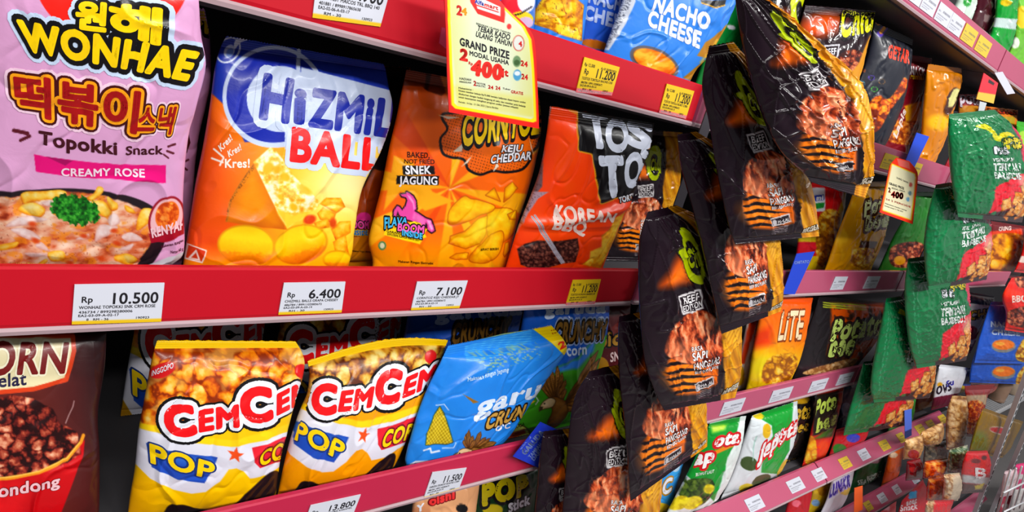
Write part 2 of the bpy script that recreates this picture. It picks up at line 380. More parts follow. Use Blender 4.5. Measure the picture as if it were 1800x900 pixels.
def bag(name, label, cat, rows, Y, art, texts=(), canvas=None, mat='film', group=None, res=.75, edge=None, **kw):
    S = Shape(rows, Y, **kw)
    px = np.array([r[:4] for r in rows], float)
    wpx = np.hypot(px[:, 2] - px[:, 0], px[:, 3] - px[:, 1]).max(); hpx = np.hypot(*(px[-1, :2] - px[0, :2]))
    nu = int(np.clip(wpx * res, 26, 270)); nv = int(np.clip(hpx * res, 30, 330)); nb = max(10, nu // 5)
    root = empty(name, S.base_pt); tag(root, label, cat, group)
    a = np.linspace(0, 1, nu); uf = .65 * a + .35 * (.5 - .5 * np.cos(np.pi * a)); ub = np.linspace(1, 0, nb + 2)[1:-1]
    def ring(vv, lift, zz=None):
        uu, v2 = np.meshgrid(uf, vv)
        if zz is not None: v2 = v2 + zz(uu, v2)
        Pf = S.front(uu, v2, lift(uu, v2)); c = ink_of(S, uu, v2, art, canvas)
        ur, vr = np.meshgrid(ub, vv)
        if zz is not None: vr = vr + zz(ur, vr)
        Pb = S.back(ur, vr) + S.N * (lift(ur, vr) - .0008 * (lift(ur, vr) != 0))[..., None]
        cb = c[:, -1:, :] * ur[..., None] + c[:, :1, :] * (1 - ur[..., None])
        if edge is not None: cb = np.ones_like(cb) * np.array(edge, float)
        V = np.concatenate([Pf, Pb], 1); C = np.concatenate([c, cb], 1); m_ = nu + nb; r = len(vv)
        i, j = np.meshgrid(np.arange(r - 1), np.arange(m_), indexing='ij'); j2 = (j + 1) % m_
        F = np.stack([i * m_ + j, (i + 1) * m_ + j, (i + 1) * m_ + j2, i * m_ + j2], -1).reshape(-1, 4)
        return V.reshape(-1, 3), F, C.reshape(-1, 3)
    s0, s1 = S.seal
    V, Fq, C = ring(np.linspace(s0, 1 - s1, nv), lambda u, v: 0 * u)
    fs = [Fq]
    d = decals(S, texts, canvas, 4.5 if canvas is None else 4.5 * canvas[0] / max(wpx, 30))
    if d is not None:
        fs.append(d[1] + len(V)); V = np.vstack([V, d[0]]); C = np.vstack([C, d[2]])
    mesh_obj('body', V, fs, MAT[mat], root, S.base_pt, C)
    nz = max(8, int(S.wid / .0032))
    for nm, a0, a1 in (('top_seal', 0, s0), ('bottom_seal', 1 - s1, 1)):
        if a1 - a0 < 1e-4: continue
        top = a0 == 0; nr = 5
        vv = np.linspace(a0, a1, 15)
        rid = lambda u, v: .0005 * np.sin((v - a0) / (a1 - a0) * 2 * np.pi * nr) * np.clip(np.minimum(v - a0, a1 - v) / (a1 - a0) * 8, 0, 1) + .0004
        def zz(u, v):
            tri = np.abs((u * nz) % 1 * 2 - 1); e = np.clip(1 - (v - a0) / (a1 - a0) * 4, 0, 1) if top else np.clip(1 - (a1 - v) / (a1 - a0) * 4, 0, 1)
            return tri * e * .14 * (a1 - a0) * (1 if top else -1)
        V, Fq, C = ring(vv, rid, zz)
        mesh_obj(nm, V, [Fq], MAT[mat], root, S.base_pt, C)
    return root

def card(name, label, cat, quad, Y, art, texts=(), group=None, plane=None, th=.0012, res=.8, rows=None, mat='card', fn=None, root=None, canvas=None):
    """a flat printed sheet of real thickness: tag, wobbler, strip"""
    (a, b, c, d) = quad; rows = rows or [(*a, *b), (*d, *c)]
    S = Shape(rows, Y, tf=0, tb=0, seal=(0, 0), wr=0, plane=plane); S.fn = None
    px = np.array(rows, float); nu = int(np.clip(np.hypot(*(px[0, 2:] - px[0, :2])) * res, 6, 170)); nv = int(np.clip(np.hypot(*(px[-1, :2] - px[0, :2])) * res, 6, 200))
    uu, vv = np.meshgrid(np.linspace(0, 1, nu), np.linspace(0, 1, nv))
    b0 = S.base(uu, vv)
    if fn is not None: b0 = b0 + S.N * fn(uu, vv)[..., None]
    Pf = b0 + S.N * th / 2; Pb = b0 - S.N * th / 2
    if canvas is None: x, y = proj(S.base(uu, vv))
    else: x, y = uu * canvas[0], vv * canvas[1]
    k = Ink(x, y, uu, vv); art(k)
    i, j = np.meshgrid(np.arange(nv - 1), np.arange(nu - 1), indexing='ij'); q = np.stack([i * nu + j, (i + 1) * nu + j, (i + 1) * nu + j + 1, i * nu + j + 1], -1).reshape(-1, 4)
    n = nu * nv; bd = np.concatenate([np.arange(nu), nu - 1 + nu * np.arange(1, nv), (nv - 1) * nu + np.arange(nu - 2, -1, -1), nu * np.arange(nv - 2, 0, -1)])
    side = np.stack([bd, np.roll(bd, -1), np.roll(bd, -1) + n, bd + n], -1)
    V = np.concatenate([Pf.reshape(-1, 3), Pb.reshape(-1, 3)]); C = np.concatenate([k.c.reshape(-1, 3)] * 2); fs = [q, q[:, ::-1] + n, side]
    S.front = lambda u, v, lift=0.: S.base(u, v) + S.N * ((fn(u, v) if fn is not None else 0) + th / 2 + lift * np.ones(u.shape))[..., None]
    S.seal = (-.5, -.5)
    d = decals(S, texts, canvas, 14, .00012)
    if d is not None: fs.append(d[1] + len(V)); V = np.vstack([V, d[0]]); C = np.vstack([C, d[2]])
    loc = V.mean(0)
    o = mesh_obj(name, V, fs, MAT[mat], root, root.location if root is not None else loc, C, smooth=False)
    if root is None: tag(o, label, cat, group)
    return o

def extrude(name, prof, x0, x1, mat, parent=None, loc=(0, 0, 0), n=2):
    """a closed (y, z) profile run along the shelf"""
    p = np.array(prof, float); k = len(p); xs = np.linspace(x0, x1, n)
    V = np.array([(x, a, b) for x in xs for a, b in p])
    q = [np.array([(i * k + j, i * k + (j + 1) % k, (i + 1) * k + (j + 1) % k, (i + 1) * k + j) for i in range(n - 1) for j in range(k)])]
    V2 = np.vstack([V, V[:k], V[-k:]]); b = len(V)
    q.append(np.array([list(range(b, b + k))[::-1]])); q.append(np.array([list(range(b + k, b + 2 * k))]))
    return mesh_obj(name, V2, q, mat, parent, loc, smooth=False)
def boxes(name, bs, mat, parent=None, loc=(0, 0, 0)):
    V, F = [], []
    for (x0, y0, z0, x1, y1, z1) in bs:
        n = len(V); V += [(x, y, z) for x in (x0, x1) for y in (y0, y1) for z in (z0, z1)]
        F += [[n + a for a in f] for f in ((0, 1, 3, 2), (4, 6, 7, 5), (0, 4, 5, 1), (2, 3, 7, 6), (0, 2, 6, 4), (1, 5, 7, 3))]
    return mesh_obj(name, V, [np.array(F)], mat, parent, loc, smooth=False)
def barpts(p, q, w, mat, name, parent=None, loc=(0, 0, 0), n=10):
    p, q = np.array(p, float), np.array(q, float); d = (q - p) / np.linalg.norm(q - p)
    a = np.cross(d, (0, 0, 1) if abs(d[2]) < .9 else (1, 0, 0)); a /= np.linalg.norm(a); b = np.cross(d, a)
    an = np.arange(n) * 2 * np.pi / n; r = w / 2 * (np.cos(an)[:, None] * a + np.sin(an)[:, None] * b)
    V = np.vstack([p + r, q + r]); i = np.arange(n); F = np.stack([i, (i + 1) % n, (i + 1) % n + n, i + n], -1)
    return mesh_obj(name, V, [F, np.array([np.arange(n)[::-1]]), np.array([np.arange(n) + n])], mat, parent, loc)
# ------------------------------------------------------------------ the room
wallm = plain('grey_back_panel', (40, 38, 42), .7); floorm = plain('floor_tile', (116, 112, 112), .4)
boardm = plain('shelf_board_grey', (78, 76, 80), .6); redm = plain('red_price_rail', (190, 5, 30), .55, coat=.06, noise=.05, coat_rough=.2)
lipm = plain('white_rail_lip', (176, 150, 156), .4, coat=.1); steel = plain('brushed_steel', (196, 198, 202), .4, .2); darkm = plain('dark_slot', (18, 18, 20), .7)
def rel(z): return EYE + z
tag(boxes('wall_back', [(-2.2, .52, 0, 9.5, .56, 2.9)], wallm), kind='structure')
tag(boxes('floor', [(-2.2, -3.0, -.04, 9.5, .6, 0)], floorm), kind='structure')
LEVEL = {5: .298, 4: -.021, 3: -.327, 2: -.634, 1: -.957, 0: -1.275}
RH = .0625          # rail and lip together
SEC = [(-1.3, .868), (.876, 2.06), (2.068, 3.25)]
TOPZ = {k: rel(v) + .009 for k, v in LEVEL.items()}
nm = {5: 'top', 4: 'second from top', 3: 'third from top', 2: 'fourth from top', 1: 'fifth from top', 0: 'lowest'}
sn = ['left section', 'middle section', 'right section']
TILT = {1: (-.050, -.002, .040), 0: (-.050, -.002, .040)}
PL = {}
hazem = plain('red_rail_painted_glare', (190, 80, 114), .4, coat=.9, noise=.05, coat_rough=.1); halfm = plain('red_rail_half_painted_glare', (190, 32, 70), .5, coat=.25, noise=.05, coat_rough=.12)  # same red rail, with the grazing reflection put into its colour as pink
def shelf(b, x0, x1, ob, ot, hh, label, yo=0., depth=.51, rm=None):
    root = empty('shelf', ((x0 + x1) / 2, .25, b))
    tag(root, label, 'shelf', 'shelves of the snack wall')
    boxes('board', [(x0, yo + .012, b - .004, x1, depth, b + .009)], boardm, root, root.location)
    ob += yo; ot += yo
    extrude('price_rail', [(ob, b + .0065), (ob - .001, b + .010), (ot, b + hh - .002), (ot + .002, b + hh), (ot + .008, b + hh), (ob + .012, b + .0065)], x0, x1, rm or redm, root, root.location)
    extrude('rail_lip', [(ob - .002, b), (ob - .003, b + .004), (ob - .001, b + .0065), (ob + .013, b + .0065), (ob + .02, b)], x0, x1, lipm, root, root.location)
RB = rel(-1.56) + .009
for lv, zb in LEVEL.items():
    ob, ot, hh = TILT.get(lv, (0, 0, RH))
    for si, (x0, x1) in enumerate(SEC):
        shelf(rel(zb), x0, x1, ob, ot, hh, '%s-fronted metal shelf, %s, %s of the snack wall' % ('glare-tinted red' if si else 'red', nm[lv], sn[si]), rm=hazem if si else (redm if lv > 2 else halfm))
    n = np.array([0, -(hh - .01), (ot - ob)]); n = n / np.linalg.norm(n)
    PL[lv] = (np.array([0, ot, rel(zb) + hh - .002]) + n * .0016, n)
shelf(rel(-1.56), 2.068, 3.25, -.045, -.002, .04, 'glare-tinted red-fronted base deck at foot of the right section', -.12, .51, hazem)
# ------------------------------------------------------------------ third shelf from top, left section: the big bags
Y_, K_, WH = (252, 212, 10), (18, 16, 20), (238, 238, 246)
c1 = Q(0, 0, 1.8737); c2 = Q(310, 30, 2); c3 = Q(620, 100, 2.3685); c4 = Q(0, 460, 2.0446); c5 = Q(460, 540, 2.5); c6 = Q(680, 520, 2.368)
C4 = rel(LEVEL[4]) - .006; C3 = rel(LEVEL[3]) - .006; C2 = rel(LEVEL[2]) - .006; C5 = rel(LEVEL[5]) - .006; C1 = rel(LEVEL[1]) - .006
R3 = TOPZ[3]; R2 = TOPZ[2]; R4 = TOPZ[4]; R1 = TOPZ[1]; R0 = TOPZ[0]

def art_pink(k):
    k.fill((220, 170, 208))
    k.put(np.clip((fbm(k.x / 60, k.y / 90, 3) - .5) * .5, 0, .2), (240, 200, 232))
    k.ell(196, -38, 136, 112, (240, 46, 36), .1)
    # brown brush flicks
    for p, q, w in (((24, 228), (48, 234), 7), ((36, 246), (52, 239), 6), ((296, 258), (308, 254), 4), ((294, 266), (305, 270), 4), ((288, 272), (296, 278), 3)): k.line([p, q], w, (92, 26, 40))
    # ribbon
    k.poly(c1(112, 510, 250, 528, 400, 545, 547, 545, 546, 602, 380, 592, 250, 583, 118, 565), (216, 22, 124))
    k.poly(c1(150, 515, 240, 528, 215, 545), (160, 12, 96))
    # bowl
    bowl = [(-150, 330), (-40, 336), (40, 334), (112, 330), (180, 336), (235, 348), (272, 366), (290, 390), (288, 430), (268, 462), (235, 485), (-150, 520)]
    k.poly(bowl, (36, 26, 34), 2, smooth=True)
    fd = k.pm([(-150, 348), (-40, 346), (30, 344), (112, 336), (180, 344), (235, 362), (268, 388), (268, 420), (246, 452), (215, 472), (-150, 500)], 3, smooth=True)
    fd = np.clip(fd + (fbm(k.x / 9, k.y / 9, 4) - .5) * 1.2 * (fd > .02) * (fd < .98), 0, 1)
    w = fbm(k.x / 26 + k.y / 50, k.y / 13, 11, 4); k.put(fd, k.ramp(w, [(.2, (150, 54, 30)), (.36, (206, 110, 70)), (.5, (226, 158, 128)), (.64, (240, 196, 168)), (.8, (250, 226, 206))]))
    k.put(fd * np.clip((fbm(k.x / 16, k.y / 12, 31, 3) - .58) * 6, 0, .75), (236, 150, 50)); k.put(fd * np.clip((vnoise(k.x / 2.5, k.y / 2.5, 5) - .86) * 7, 0, .5), (140, 60, 40))
    YP = [(196, 106, 16), (232, 156, 40), (248, 204, 84), (252, 232, 150), (255, 246, 206)]; WP = [(206, 150, 140), (226, 190, 182), (242, 224, 222), (250, 242, 242)]
    fz = Q(0, 310, 5.294)
    for i, q in enumerate((fz(190, 180, 250, 140, 420, 130, 560, 120, 620, 150, 560, 200, 360, 220, 230, 260), fz(800, 200, 870, 160, 910, 95, 960, 110, 950, 160, 860, 230), fz(170, 300, 300, 240, 420, 300, 370, 380, 230, 350), fz(850, 240, 960, 230, 1040, 320, 980, 380, 890, 320), fz(1000, 190, 1090, 250, 1090, 310, 1020, 300), fz(1160, 270, 1230, 300, 1260, 350, 1180, 330), fz(1265, 480, 1290, 370, 1340, 300, 1450, 320, 1420, 400, 1300, 500), fz(440, 690, 580, 680, 600, 760, 480, 780), fz(340, 820, 420, 750, 440, 780, 380, 840), fz(1060, 760, 1180, 720, 1280, 770, 1200, 830), fz(-40, 640, 160, 600, 130, 660, -20, 690), fz(480, 320, 640, 250, 700, 330, 560, 370))): k.lump(q, YP, 6, 9, i)
    for i, q in enumerate((fz(50, 440, 200, 370, 440, 390, 300, 440, 120, 460), fz(100, 480, 240, 480, 380, 570, 280, 590, 160, 530), fz(230, 700, 360, 690, 440, 710, 300, 740), fz(380, 600, 460, 680, 330, 640), fz(1000, 400, 1060, 330, 1120, 420, 1040, 470), fz(930, 450, 1100, 470, 960, 560, 880, 600), fz(1130, 560, 1220, 520, 1330, 590, 1200, 610), fz(700, 580, 820, 530, 800, 580), fz(1100, 680, 1240, 630, 1200, 690), fz(380, 240, 480, 220, 470, 280))): k.lump(q, WP, 5, 8, i + 30)
    for x, y in ((1090, 620), (300, 440), (330, 590), (1060, 500), (780, 550), (940, 760), (650, 800)): k.ell(x / 5.294, 310 + y / 5.294, 7, 4, (206, 84, 40), .3, 4)
    pa = k.em(132, 368, 44, 24, .25, 10); n = fbm(k.x / 6, k.y / 6, 77, 3)
    pa = np.clip((pa * 1.3 - .3 + (n - .5) * 2.2) * 4, 0, 1) * (k.em(132, 368, 46, 28, .25) > .2)
    k.put(pa, k.ramp(fbm(k.x / 5, k.y / 5, 12, 3), [(.25, (8, 62, 16)), (.5, (28, 120, 34)), (.75, (84, 178, 66))]))
    # badge
    k.ell(293, 385, 31, 42, (150, 22, 44), .35); k.ell(293, 385, 27, 38, (236, 190, 196), .35); k.ell(294, 378, 20, 26, (230, 120, 40), .4)
    k.food(k.em(294, 376, 19, 22, .4), 13, [(190, 70, 20), (236, 130, 50), (250, 190, 110)], 8)
    k.poly(c1(490, 770, 560, 755, 606, 735, 606, 770, 560, 790, 497, 800), (156, 20, 46))
    k.poly(c1(606, 828, 606, 862, 470, 892, 440, 888), (206, 206, 214)); k.poly(c1(512, 800, 500, 840, 480, 876, 445, 880), (40, 30, 36))
t_pink = [
    ([piece('원', (134, 44), (184, 52), (2, -38), bold=.05), piece('해', (194, 58), (278, 72), (3, -46), bold=.05)], [(.20, (208, 224, 246)), (.105, K_), (0, Y_)]),
    ([piece('WONHAE', (44, 86), (328, 139), (-12, -50), (20, -46), bold=.055)], [(.24, (208, 224, 246)), (.135, K_), (.0, Y_)]),
    ([piece('떡볶이', (30, 192), (238, 226), (-4, -52), (6, -54), bold=.035), piece('스낵', (241, 230), (300, 230), (4, -38), (8, -36), bold=.03)], [(.19, (246, 214, 232)), (.125, (72, 16, 20)), (.07, (246, 170, 40)), (0, (158, 22, 26))]),
    (piece('Topokki', (69, 253), (205, 272), 24, 22, bold=.035), [(0, (72, 22, 34))]),
    (piece('Snack', (222, 273), (286, 271), 16, 15, bold=.025), [(0, (72, 22, 34))]),
    (piece('CREAMY ROSE', (108, 308), (254, 311), 13, bold=.03), [(0, (250, 226, 240))]),
    (piece('RENYAH', (268, 417), (325, 401), (-3, -15), (0, -17), bold=.04), [(.0, (244, 206, 214))]),
    (piece('Makanan Ringan', (283, 436), (322, 424), 5), [(0, (90, 30, 60))]), (piece('Netto 60 g', (300, 445), (322, 439), 5), [(0, (90, 30, 60))]),
    (piece('SARAN PENYAJIAN', (28, 463), (76, 466), 4), [(0, (240, 220, 120))]),
]
def pink_back(k):
    k.fill((214, 160, 202)); k.poly([(356, 108), (346, 148), (352, 152), (364, 116)], K_)
    k.poly([(330, 232), (322, 236), (318, 268), (328, 268), (334, 250)], (72, 16, 20)); k.poly([(329, 238), (324, 240), (321, 262), (327, 262)], (246, 170, 40))
    for p, q in (((322, 284), (330, 280)), ((320, 292), (328, 298))): k.line([p, q], 3.5, (92, 26, 40))
bag('snack_bag', 'pink snack bag standing half hidden behind the large pink bag with Korean lettering', 'snack bag',
    [(200, -40, 352, -30), (200, 60, 368, 66), (196, 140, 368, 146), (186, 240, 346, 250), (176, 350, 336, 358), (160, 455, 320, 458)], (.135, .115), pink_back,
    [(piece('원해', (300, 40), (372, 56), 50, bold=.05), [(.1, K_), (0, Y_)])], rest=R3, ceil=C4, tf=.028, tb=.03, seed=3)
bag('snack_bag', 'large pink snack bag with Korean lettering and bowl of rice cakes at far left', 'snack bag',
    [(-30, -95, 348, -40), (-34, -30, 350, 14), (-38, 30, 353, 60), (-48, 90, 361, 112), (-58, 160, 346, 176), (-72, 240, 330, 238), (-84, 330, 321, 340), (-98, 410, 322, 440), (-104, 462, 300, 466)],
    (-.03, .05), art_pink, t_pink, rest=R3, tf=.022, tb=.02, seed=1, wr=.0011, seal=(.05, .04), pu=2.6)

def art_blue(k):
    k.grad((335, 400), (640, 330), [(0, (196, 52, 18)), (.22, (226, 92, 20)), (.5, (246, 170, 30)), (.8, (252, 208, 40)), (1, (250, 200, 50))])
    g = np.exp(-(((k.x - 612) / 90) ** 2 + ((k.y - 322) / 75) ** 2)); k.put(g * .9, (254, 244, 190))
    k.put(np.clip((k.y - 425) / 50, 0, .75), (244, 170, 20))
    k.put(.8 * np.clip(1 - np.abs((k.x - 400) * .8 - (k.y - 330) * -.5) / 70, 0, 1) * (k.y > 150) * .5, (240, 120, 20))
    top = [(330, 20), (720, 20), (720, 235), (560, 246), (430, 250), (400, 190), (372, 164), (330, 156)]
    k.poly(top, (36, 62, 172), 3)
    k.put(k.pm(top, 3) * np.clip((fbm(k.x / 40, k.y / 30, 2) - .5) * .6, 0, .3), (60, 92, 200))
    k.ell(401, 88, 25, 20, (226, 232, 246), -.9); k.ell(401, 88, 22, 17, (32, 56, 164), -.9); k.ell(403, 90, 9, 12, (196, 206, 232), .5); k.ell(404, 92, 6, 8, (120, 150, 220), .5)
    k.poly(c2(205, 85, 235, 58, 262, 68, 250, 80, 225, 90, 205, 112), (222, 228, 244), smooth=True)
    # the big round initial
    k.ell(481, 170, 90, 90, (206, 218, 242)); k.ell(481, 169, 83, 82, (30, 48, 160))
    k.poly([(530, 118), (690, 160), (680, 262), (520, 225), (520, 180)], (206, 218, 242)); k.poly([(505, 216), (640, 244), (500, 262)], (206, 218, 242), smooth=False)
    k.ell(493, 174, 59, 58, (206, 218, 242)); k.poly([(522, 78), (529, 80), (527, 142), (520, 140)], (206, 218, 242)); k.poly([(500, 225), (508, 226), (512, 246), (500, 250)], (206, 218, 242))
    for p, q in (((372, 278), (391, 285)), ((376, 262), (392, 276)), ((386, 290), (392, 278))): k.line([p, q], 3.2, (244, 236, 230))
    # cheese wedge and balls
    qz = Q(380, 220, 3.6)
    CP = [(196, 96, 6), (226, 140, 16), (244, 184, 44), (250, 214, 96), (255, 240, 180)]
    k.lump(qz(240, 240, 330, 420, 450, 660, 300, 650, 62, 610, 75, 540, 110, 430, 180, 320), [(196, 100, 6), (216, 128, 10), (234, 154, 24), (244, 178, 40)], 26, 30, 3, False, amp=.3)
    k.line(qz(235, 250, 150, 370, 85, 490, 65, 605), 3.4, (190, 120, 40), 2.5); k.put(k.pm(qz(232, 240, 250, 260, 100, 480, 62, 605, 60, 560, 90, 470), 2) * np.clip((vnoise(k.x / 2, k.y / 2, 8) - .5) * 3, 0, .8), (120, 70, 20))
    fc = qz(235, 235, 345, 140, 375, 155, 500, 330, 660, 490, 650, 520, 540, 600, 450, 655, 390, 560, 330, 430)
    m1 = k.pm(fc, 2); n = fbm(k.x / 9, k.y / 8, 9, 4); k.put(m1, k.ramp(n, [(.22, (236, 160, 50)), (.4, (250, 204, 90)), (.52, (254, 230, 160)), (.66, (255, 246, 218))]))
    for x, y, rx, ry in ((440, 330, 9, 7), (330, 270, 8, 11), (560, 410, 13, 6), (400, 450, 6, 4), (490, 520, 8, 6), (385, 280, 6, 8)): k.ell(380 + x / 3.6, 220 + y / 3.6, rx, ry, (244, 186, 50), .6, 4)
    k.poly(qz(450, 655, 390, 560, 380, 520, 480, 570, 620, 540, 540, 605), (250, 206, 70), 6)
    for i, q in enumerate((qz(660, 500, 700, 460, 790, 460, 820, 520, 760, 560), qz(640, 560, 680, 520, 760, 560, 740, 620, 660, 600), qz(620, 620, 710, 590, 720, 650, 640, 660), qz(730, 660, 780, 610, 850, 605, 850, 680, 760, 740), qz(740, 740, 820, 690, 845, 830, 760, 820))): k.lump(q, CP, 6, 7, i, False)
    k.ell(*qz(595, 600)[0], 11, 8, (206, 70, 16), -.4, 4); k.ell(*qz(740, 620)[0], 6, 9, (206, 80, 16), 0, 4)
    for x, y, rx, ry, ro in ((190, 760, 50, 36, .08), (535, 755, 49, 34, -.25), (770, 850, 26, 16, .0)):
        x, y = qz(x, y)[0]; mm = k.em(x, y, rx, ry, ro, 2.5)
        k.put(mm, k.ramp((k.y - y - (k.x - x) * ro) / ry * .5 + .5 + .12 * (fbm(k.x / 4, k.y / 4, x, 3) - .5), [(0, (240, 200, 30)), (.35, (246, 212, 36)), (.66, (232, 184, 14)), (.74, (228, 142, 20)), (1, (206, 100, 10))]))
        k.put(np.clip(mm, 0, 1) * (1 - k.em(x, y, rx - 2.5, ry - 2.5, ro, 3)) * .6, (190, 110, 10))
    k.poly(c2(38, 795, 108, 820, 92, 866, 28, 850), (240, 225, 220)); k.poly(c2(42, 800, 103, 823, 89, 860, 33, 846), (196, 60, 20)); k.poly(c2(70, 816, 85, 858, 42, 848), (236, 216, 208)); k.poly(c2(69, 828, 76, 850, 52, 846), (190, 60, 24))
t_blue = [
    ([piece('H', (459, 205), (505, 213), (9, -74), (9, -72), bold=.05), piece('i', (521, 214), (532, 216), (3, -60), bold=.05), piece('ZMiL', (546, 219), (684, 238), (6, -62), (8, -60), bold=.055)], [(.13, (206, 218, 242)), (0, (33, 50, 158))]),
    ([piece('BALLS', (512, 281), (698, 303), (5, -56), (5, -52), bold=.045)], [(.14, (212, 222, 244)), (0, (232, 28, 34))]),
    ([piece('Kres!', (388, 266), (408, 245), (-5, -10), bold=.03), piece('Kres!', (402, 276), (424, 263), (-3, -11), bold=.03), piece('Kres!', (395, 294), (438, 294), (0, -15), bold=.03)], [(0, (248, 238, 226))]),
]
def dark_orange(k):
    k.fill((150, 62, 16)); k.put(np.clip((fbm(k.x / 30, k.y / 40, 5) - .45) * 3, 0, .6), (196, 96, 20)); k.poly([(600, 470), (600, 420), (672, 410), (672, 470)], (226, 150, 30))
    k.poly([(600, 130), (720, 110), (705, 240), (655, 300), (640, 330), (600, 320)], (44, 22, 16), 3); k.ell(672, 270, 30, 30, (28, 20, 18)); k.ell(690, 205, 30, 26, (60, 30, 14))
    k.ell(640, 385, 14, 12, (220, 60, 150))
t_dark = [([piece('BOOM', (612, 400), (648, 402), 12, bold=.05)], [(.1, K_), (0, (226, 80, 170))]), ([piece('INSIDE', (616, 413), (646, 413), 8, bold=.05)], [(.1, (220, 190, 40)), (0, (40, 130, 200))]), (piece('Makanan ringan ekstrudat', (618, 442), (655, 444), 3), [(0, K_)])]
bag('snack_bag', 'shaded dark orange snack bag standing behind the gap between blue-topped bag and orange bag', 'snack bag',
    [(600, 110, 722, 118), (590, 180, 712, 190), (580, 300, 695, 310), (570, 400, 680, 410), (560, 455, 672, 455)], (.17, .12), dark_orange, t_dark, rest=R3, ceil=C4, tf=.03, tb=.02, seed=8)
bag('cheese_ball_bag', 'blue-topped orange snack bag with cheese wedge and round cheese balls', 'snack bag',
    [(398, 62, 674, 112), (388, 82, 678, 124), (378, 116, 682, 150), (368, 190, 688, 195), (356, 260, 668, 262), (344, 320, 634, 330), (333, 390, 622, 395), (325, 440, 618, 440), (322, 462, 612, 463)],
    (.085, .055), art_blue, t_blue, rest=R3, ceil=C4, tf=.030, tb=.025, seed=5, wr=.0013, seal=(.035, .04), fat=.55)

def art_corn(k):
    k.fill((238, 112, 20))
    for i, (a, b) in enumerate(((.08, .35), (.55, .8), (1.05, 1.25), (1.5, 1.72), (2.0, 2.2), (2.5, 2.75), (3.1, 3.4), (3.9, 4.2), (4.8, 5.1), (5.6, 5.9))):
        cx, cy = 790, 330; R = 420
        k.poly([(cx, cy), (cx + R * math.cos(a), cy + R * math.sin(a)), (cx + R * math.cos(b), cy + R * math.sin(b))], ((248, 176, 34), (226, 86, 18), (250, 190, 50))[i % 3], 3)
    k.put(np.clip((k.y - 395) / 60, 0, 1) * .8, (250, 172, 24)); k.put(np.clip((232 - k.y) / 60, 0, 1) * np.clip((770 - k.x) / 60, 0, 1), (240, 104, 22))
    k.poly(c3(170, 410, 250, 440, 330, 560, 420, 600, 300, 640, 200, 560, 130, 640), (248, 178, 40), 3)
    k.poly([(690, 95), (800, 95), (800, 150), (775, 168), (752, 160), (742, 152), (700, 150)], (122, 52, 22), 2); k.poly([(752, 98), (764, 100), (752, 160), (746, 156)], (60, 20, 12), 2); k.poly([(768, 116), (800, 130), (800, 170), (786, 172)], (214, 130, 30), 3)
    # halftone burst
    b = c3(368, 250, 420, 230, 770, 240, 775, 360, 745, 400, 740, 430, 705, 470, 640, 482, 585, 478, 530, 492, 480, 470, 462, 430, 410, 420, 372, 400, 365, 340, 392, 300)
    k.poly(b, K_, 1.2, 1.5, True); bi = k.pm(b, 1.2, -3.2, True); k.put(bi, (232, 112, 28))
    gx, gy = (k.x * .96 + k.y * .28) / 5.2, (k.y * .96 - k.x * .28) / 5.2; dt = np.hypot(gx - np.floor(gx) - .5, gy - np.floor(gy) - .5)
    k.put(bi * np.clip((.26 - dt) * 9, 0, 1) * .85, (60, 26, 14))
    k.poly(c3(470, 250, 740, 290, 745, 395, 580, 440, 500, 380), (238, 118, 30), 14)
    for p in (c3(350, 240, 445, 252, 395, 258), c3(418, 395, 480, 345, 455, 395), c3(452, 458, 498, 410, 480, 440), c3(585, 480, 600, 440, 610, 455), c3(735, 340, 755, 410, 742, 380)): k.poly(p, (240, 226, 206))
    # boxes
    k.poly(c3(204, 452, 338, 453, 340, 488, 206, 490), K_); k.poly(c3(181, 492, 357, 494, 355, 533, 180, 529), K_)
    # prancing pony emblem
    ph = Q(660, 320, 6.923)
    f1 = ph(308, 152, 375, 140, 380, 122, 410, 135, 455, 170, 490, 230, 500, 330, 470, 350, 520, 380, 610, 440, 670, 460, 700, 520, 715, 590, 680, 612, 640, 580, 630, 520, 612, 490, 600, 540, 540, 540, 440, 470, 330, 440, 290, 400, 270, 350, 250, 420, 222, 420, 225, 350, 265, 290, 290, 300, 325, 345, 365, 290, 385, 220, 372, 185, 320, 172)
    k.poly(f1, (30, 14, 22), 1.4, 2.6); k.poly(f1, (224, 84, 166), 1.2)
    k.poly(ph(380, 150, 420, 170, 460, 230, 480, 320, 465, 340, 450, 260, 400, 190), (244, 156, 216), 2); k.poly(ph(470, 370, 560, 420, 610, 460, 590, 520, 520, 500, 450, 440), (236, 120, 190), 3); k.poly(ph(620, 460, 670, 470, 700, 570, 680, 590), (248, 170, 222), 2)
    k.poly(ph(120, 590, 260, 560, 420, 490, 480, 480, 550, 500, 560, 580, 640, 570, 600, 620, 620, 670, 575, 690, 545, 760, 105, 645), (246, 222, 36))
    # corn puffs
    pz = Q(760, 280, 4.737); PC = [(196, 108, 4), (226, 146, 12), (244, 184, 24), (250, 214, 50), (254, 240, 140)]; RM = (176, 84, 8)
    for i, (q, sm) in enumerate(((pz(460, 430, 560, 410, 660, 420, 700, 500, 660, 640, 540, 700, 460, 620), 1), (pz(130, 480, 160, 400, 260, 310, 320, 330, 400, 345, 510, 385, 490, 430, 400, 460, 330, 500, 200, 545, 140, 540), 1), (pz(150, 640, 270, 600, 380, 500, 450, 470, 440, 620, 390, 700, 280, 745, 140, 700), 0), (pz(390, 720, 480, 640, 580, 600, 590, 680, 540, 800, 440, 860, 320, 850, 310, 800), 1), (pz(148, 820, 200, 790, 297, 780, 285, 828, 200, 836), 0), (pz(445, 300, 515, 240, 565, 350), 0), (pz(605, 240, 665, 190, 708, 240, 640, 320, 595, 355), 0), (pz(610, 700, 635, 690, 640, 760, 600, 810, 590, 790), 0), (pz(630, 460, 700, 430, 700, 500, 650, 500), 0))): k.lump(q, PC, 9, 11, i * 3, bool(sm), RM)
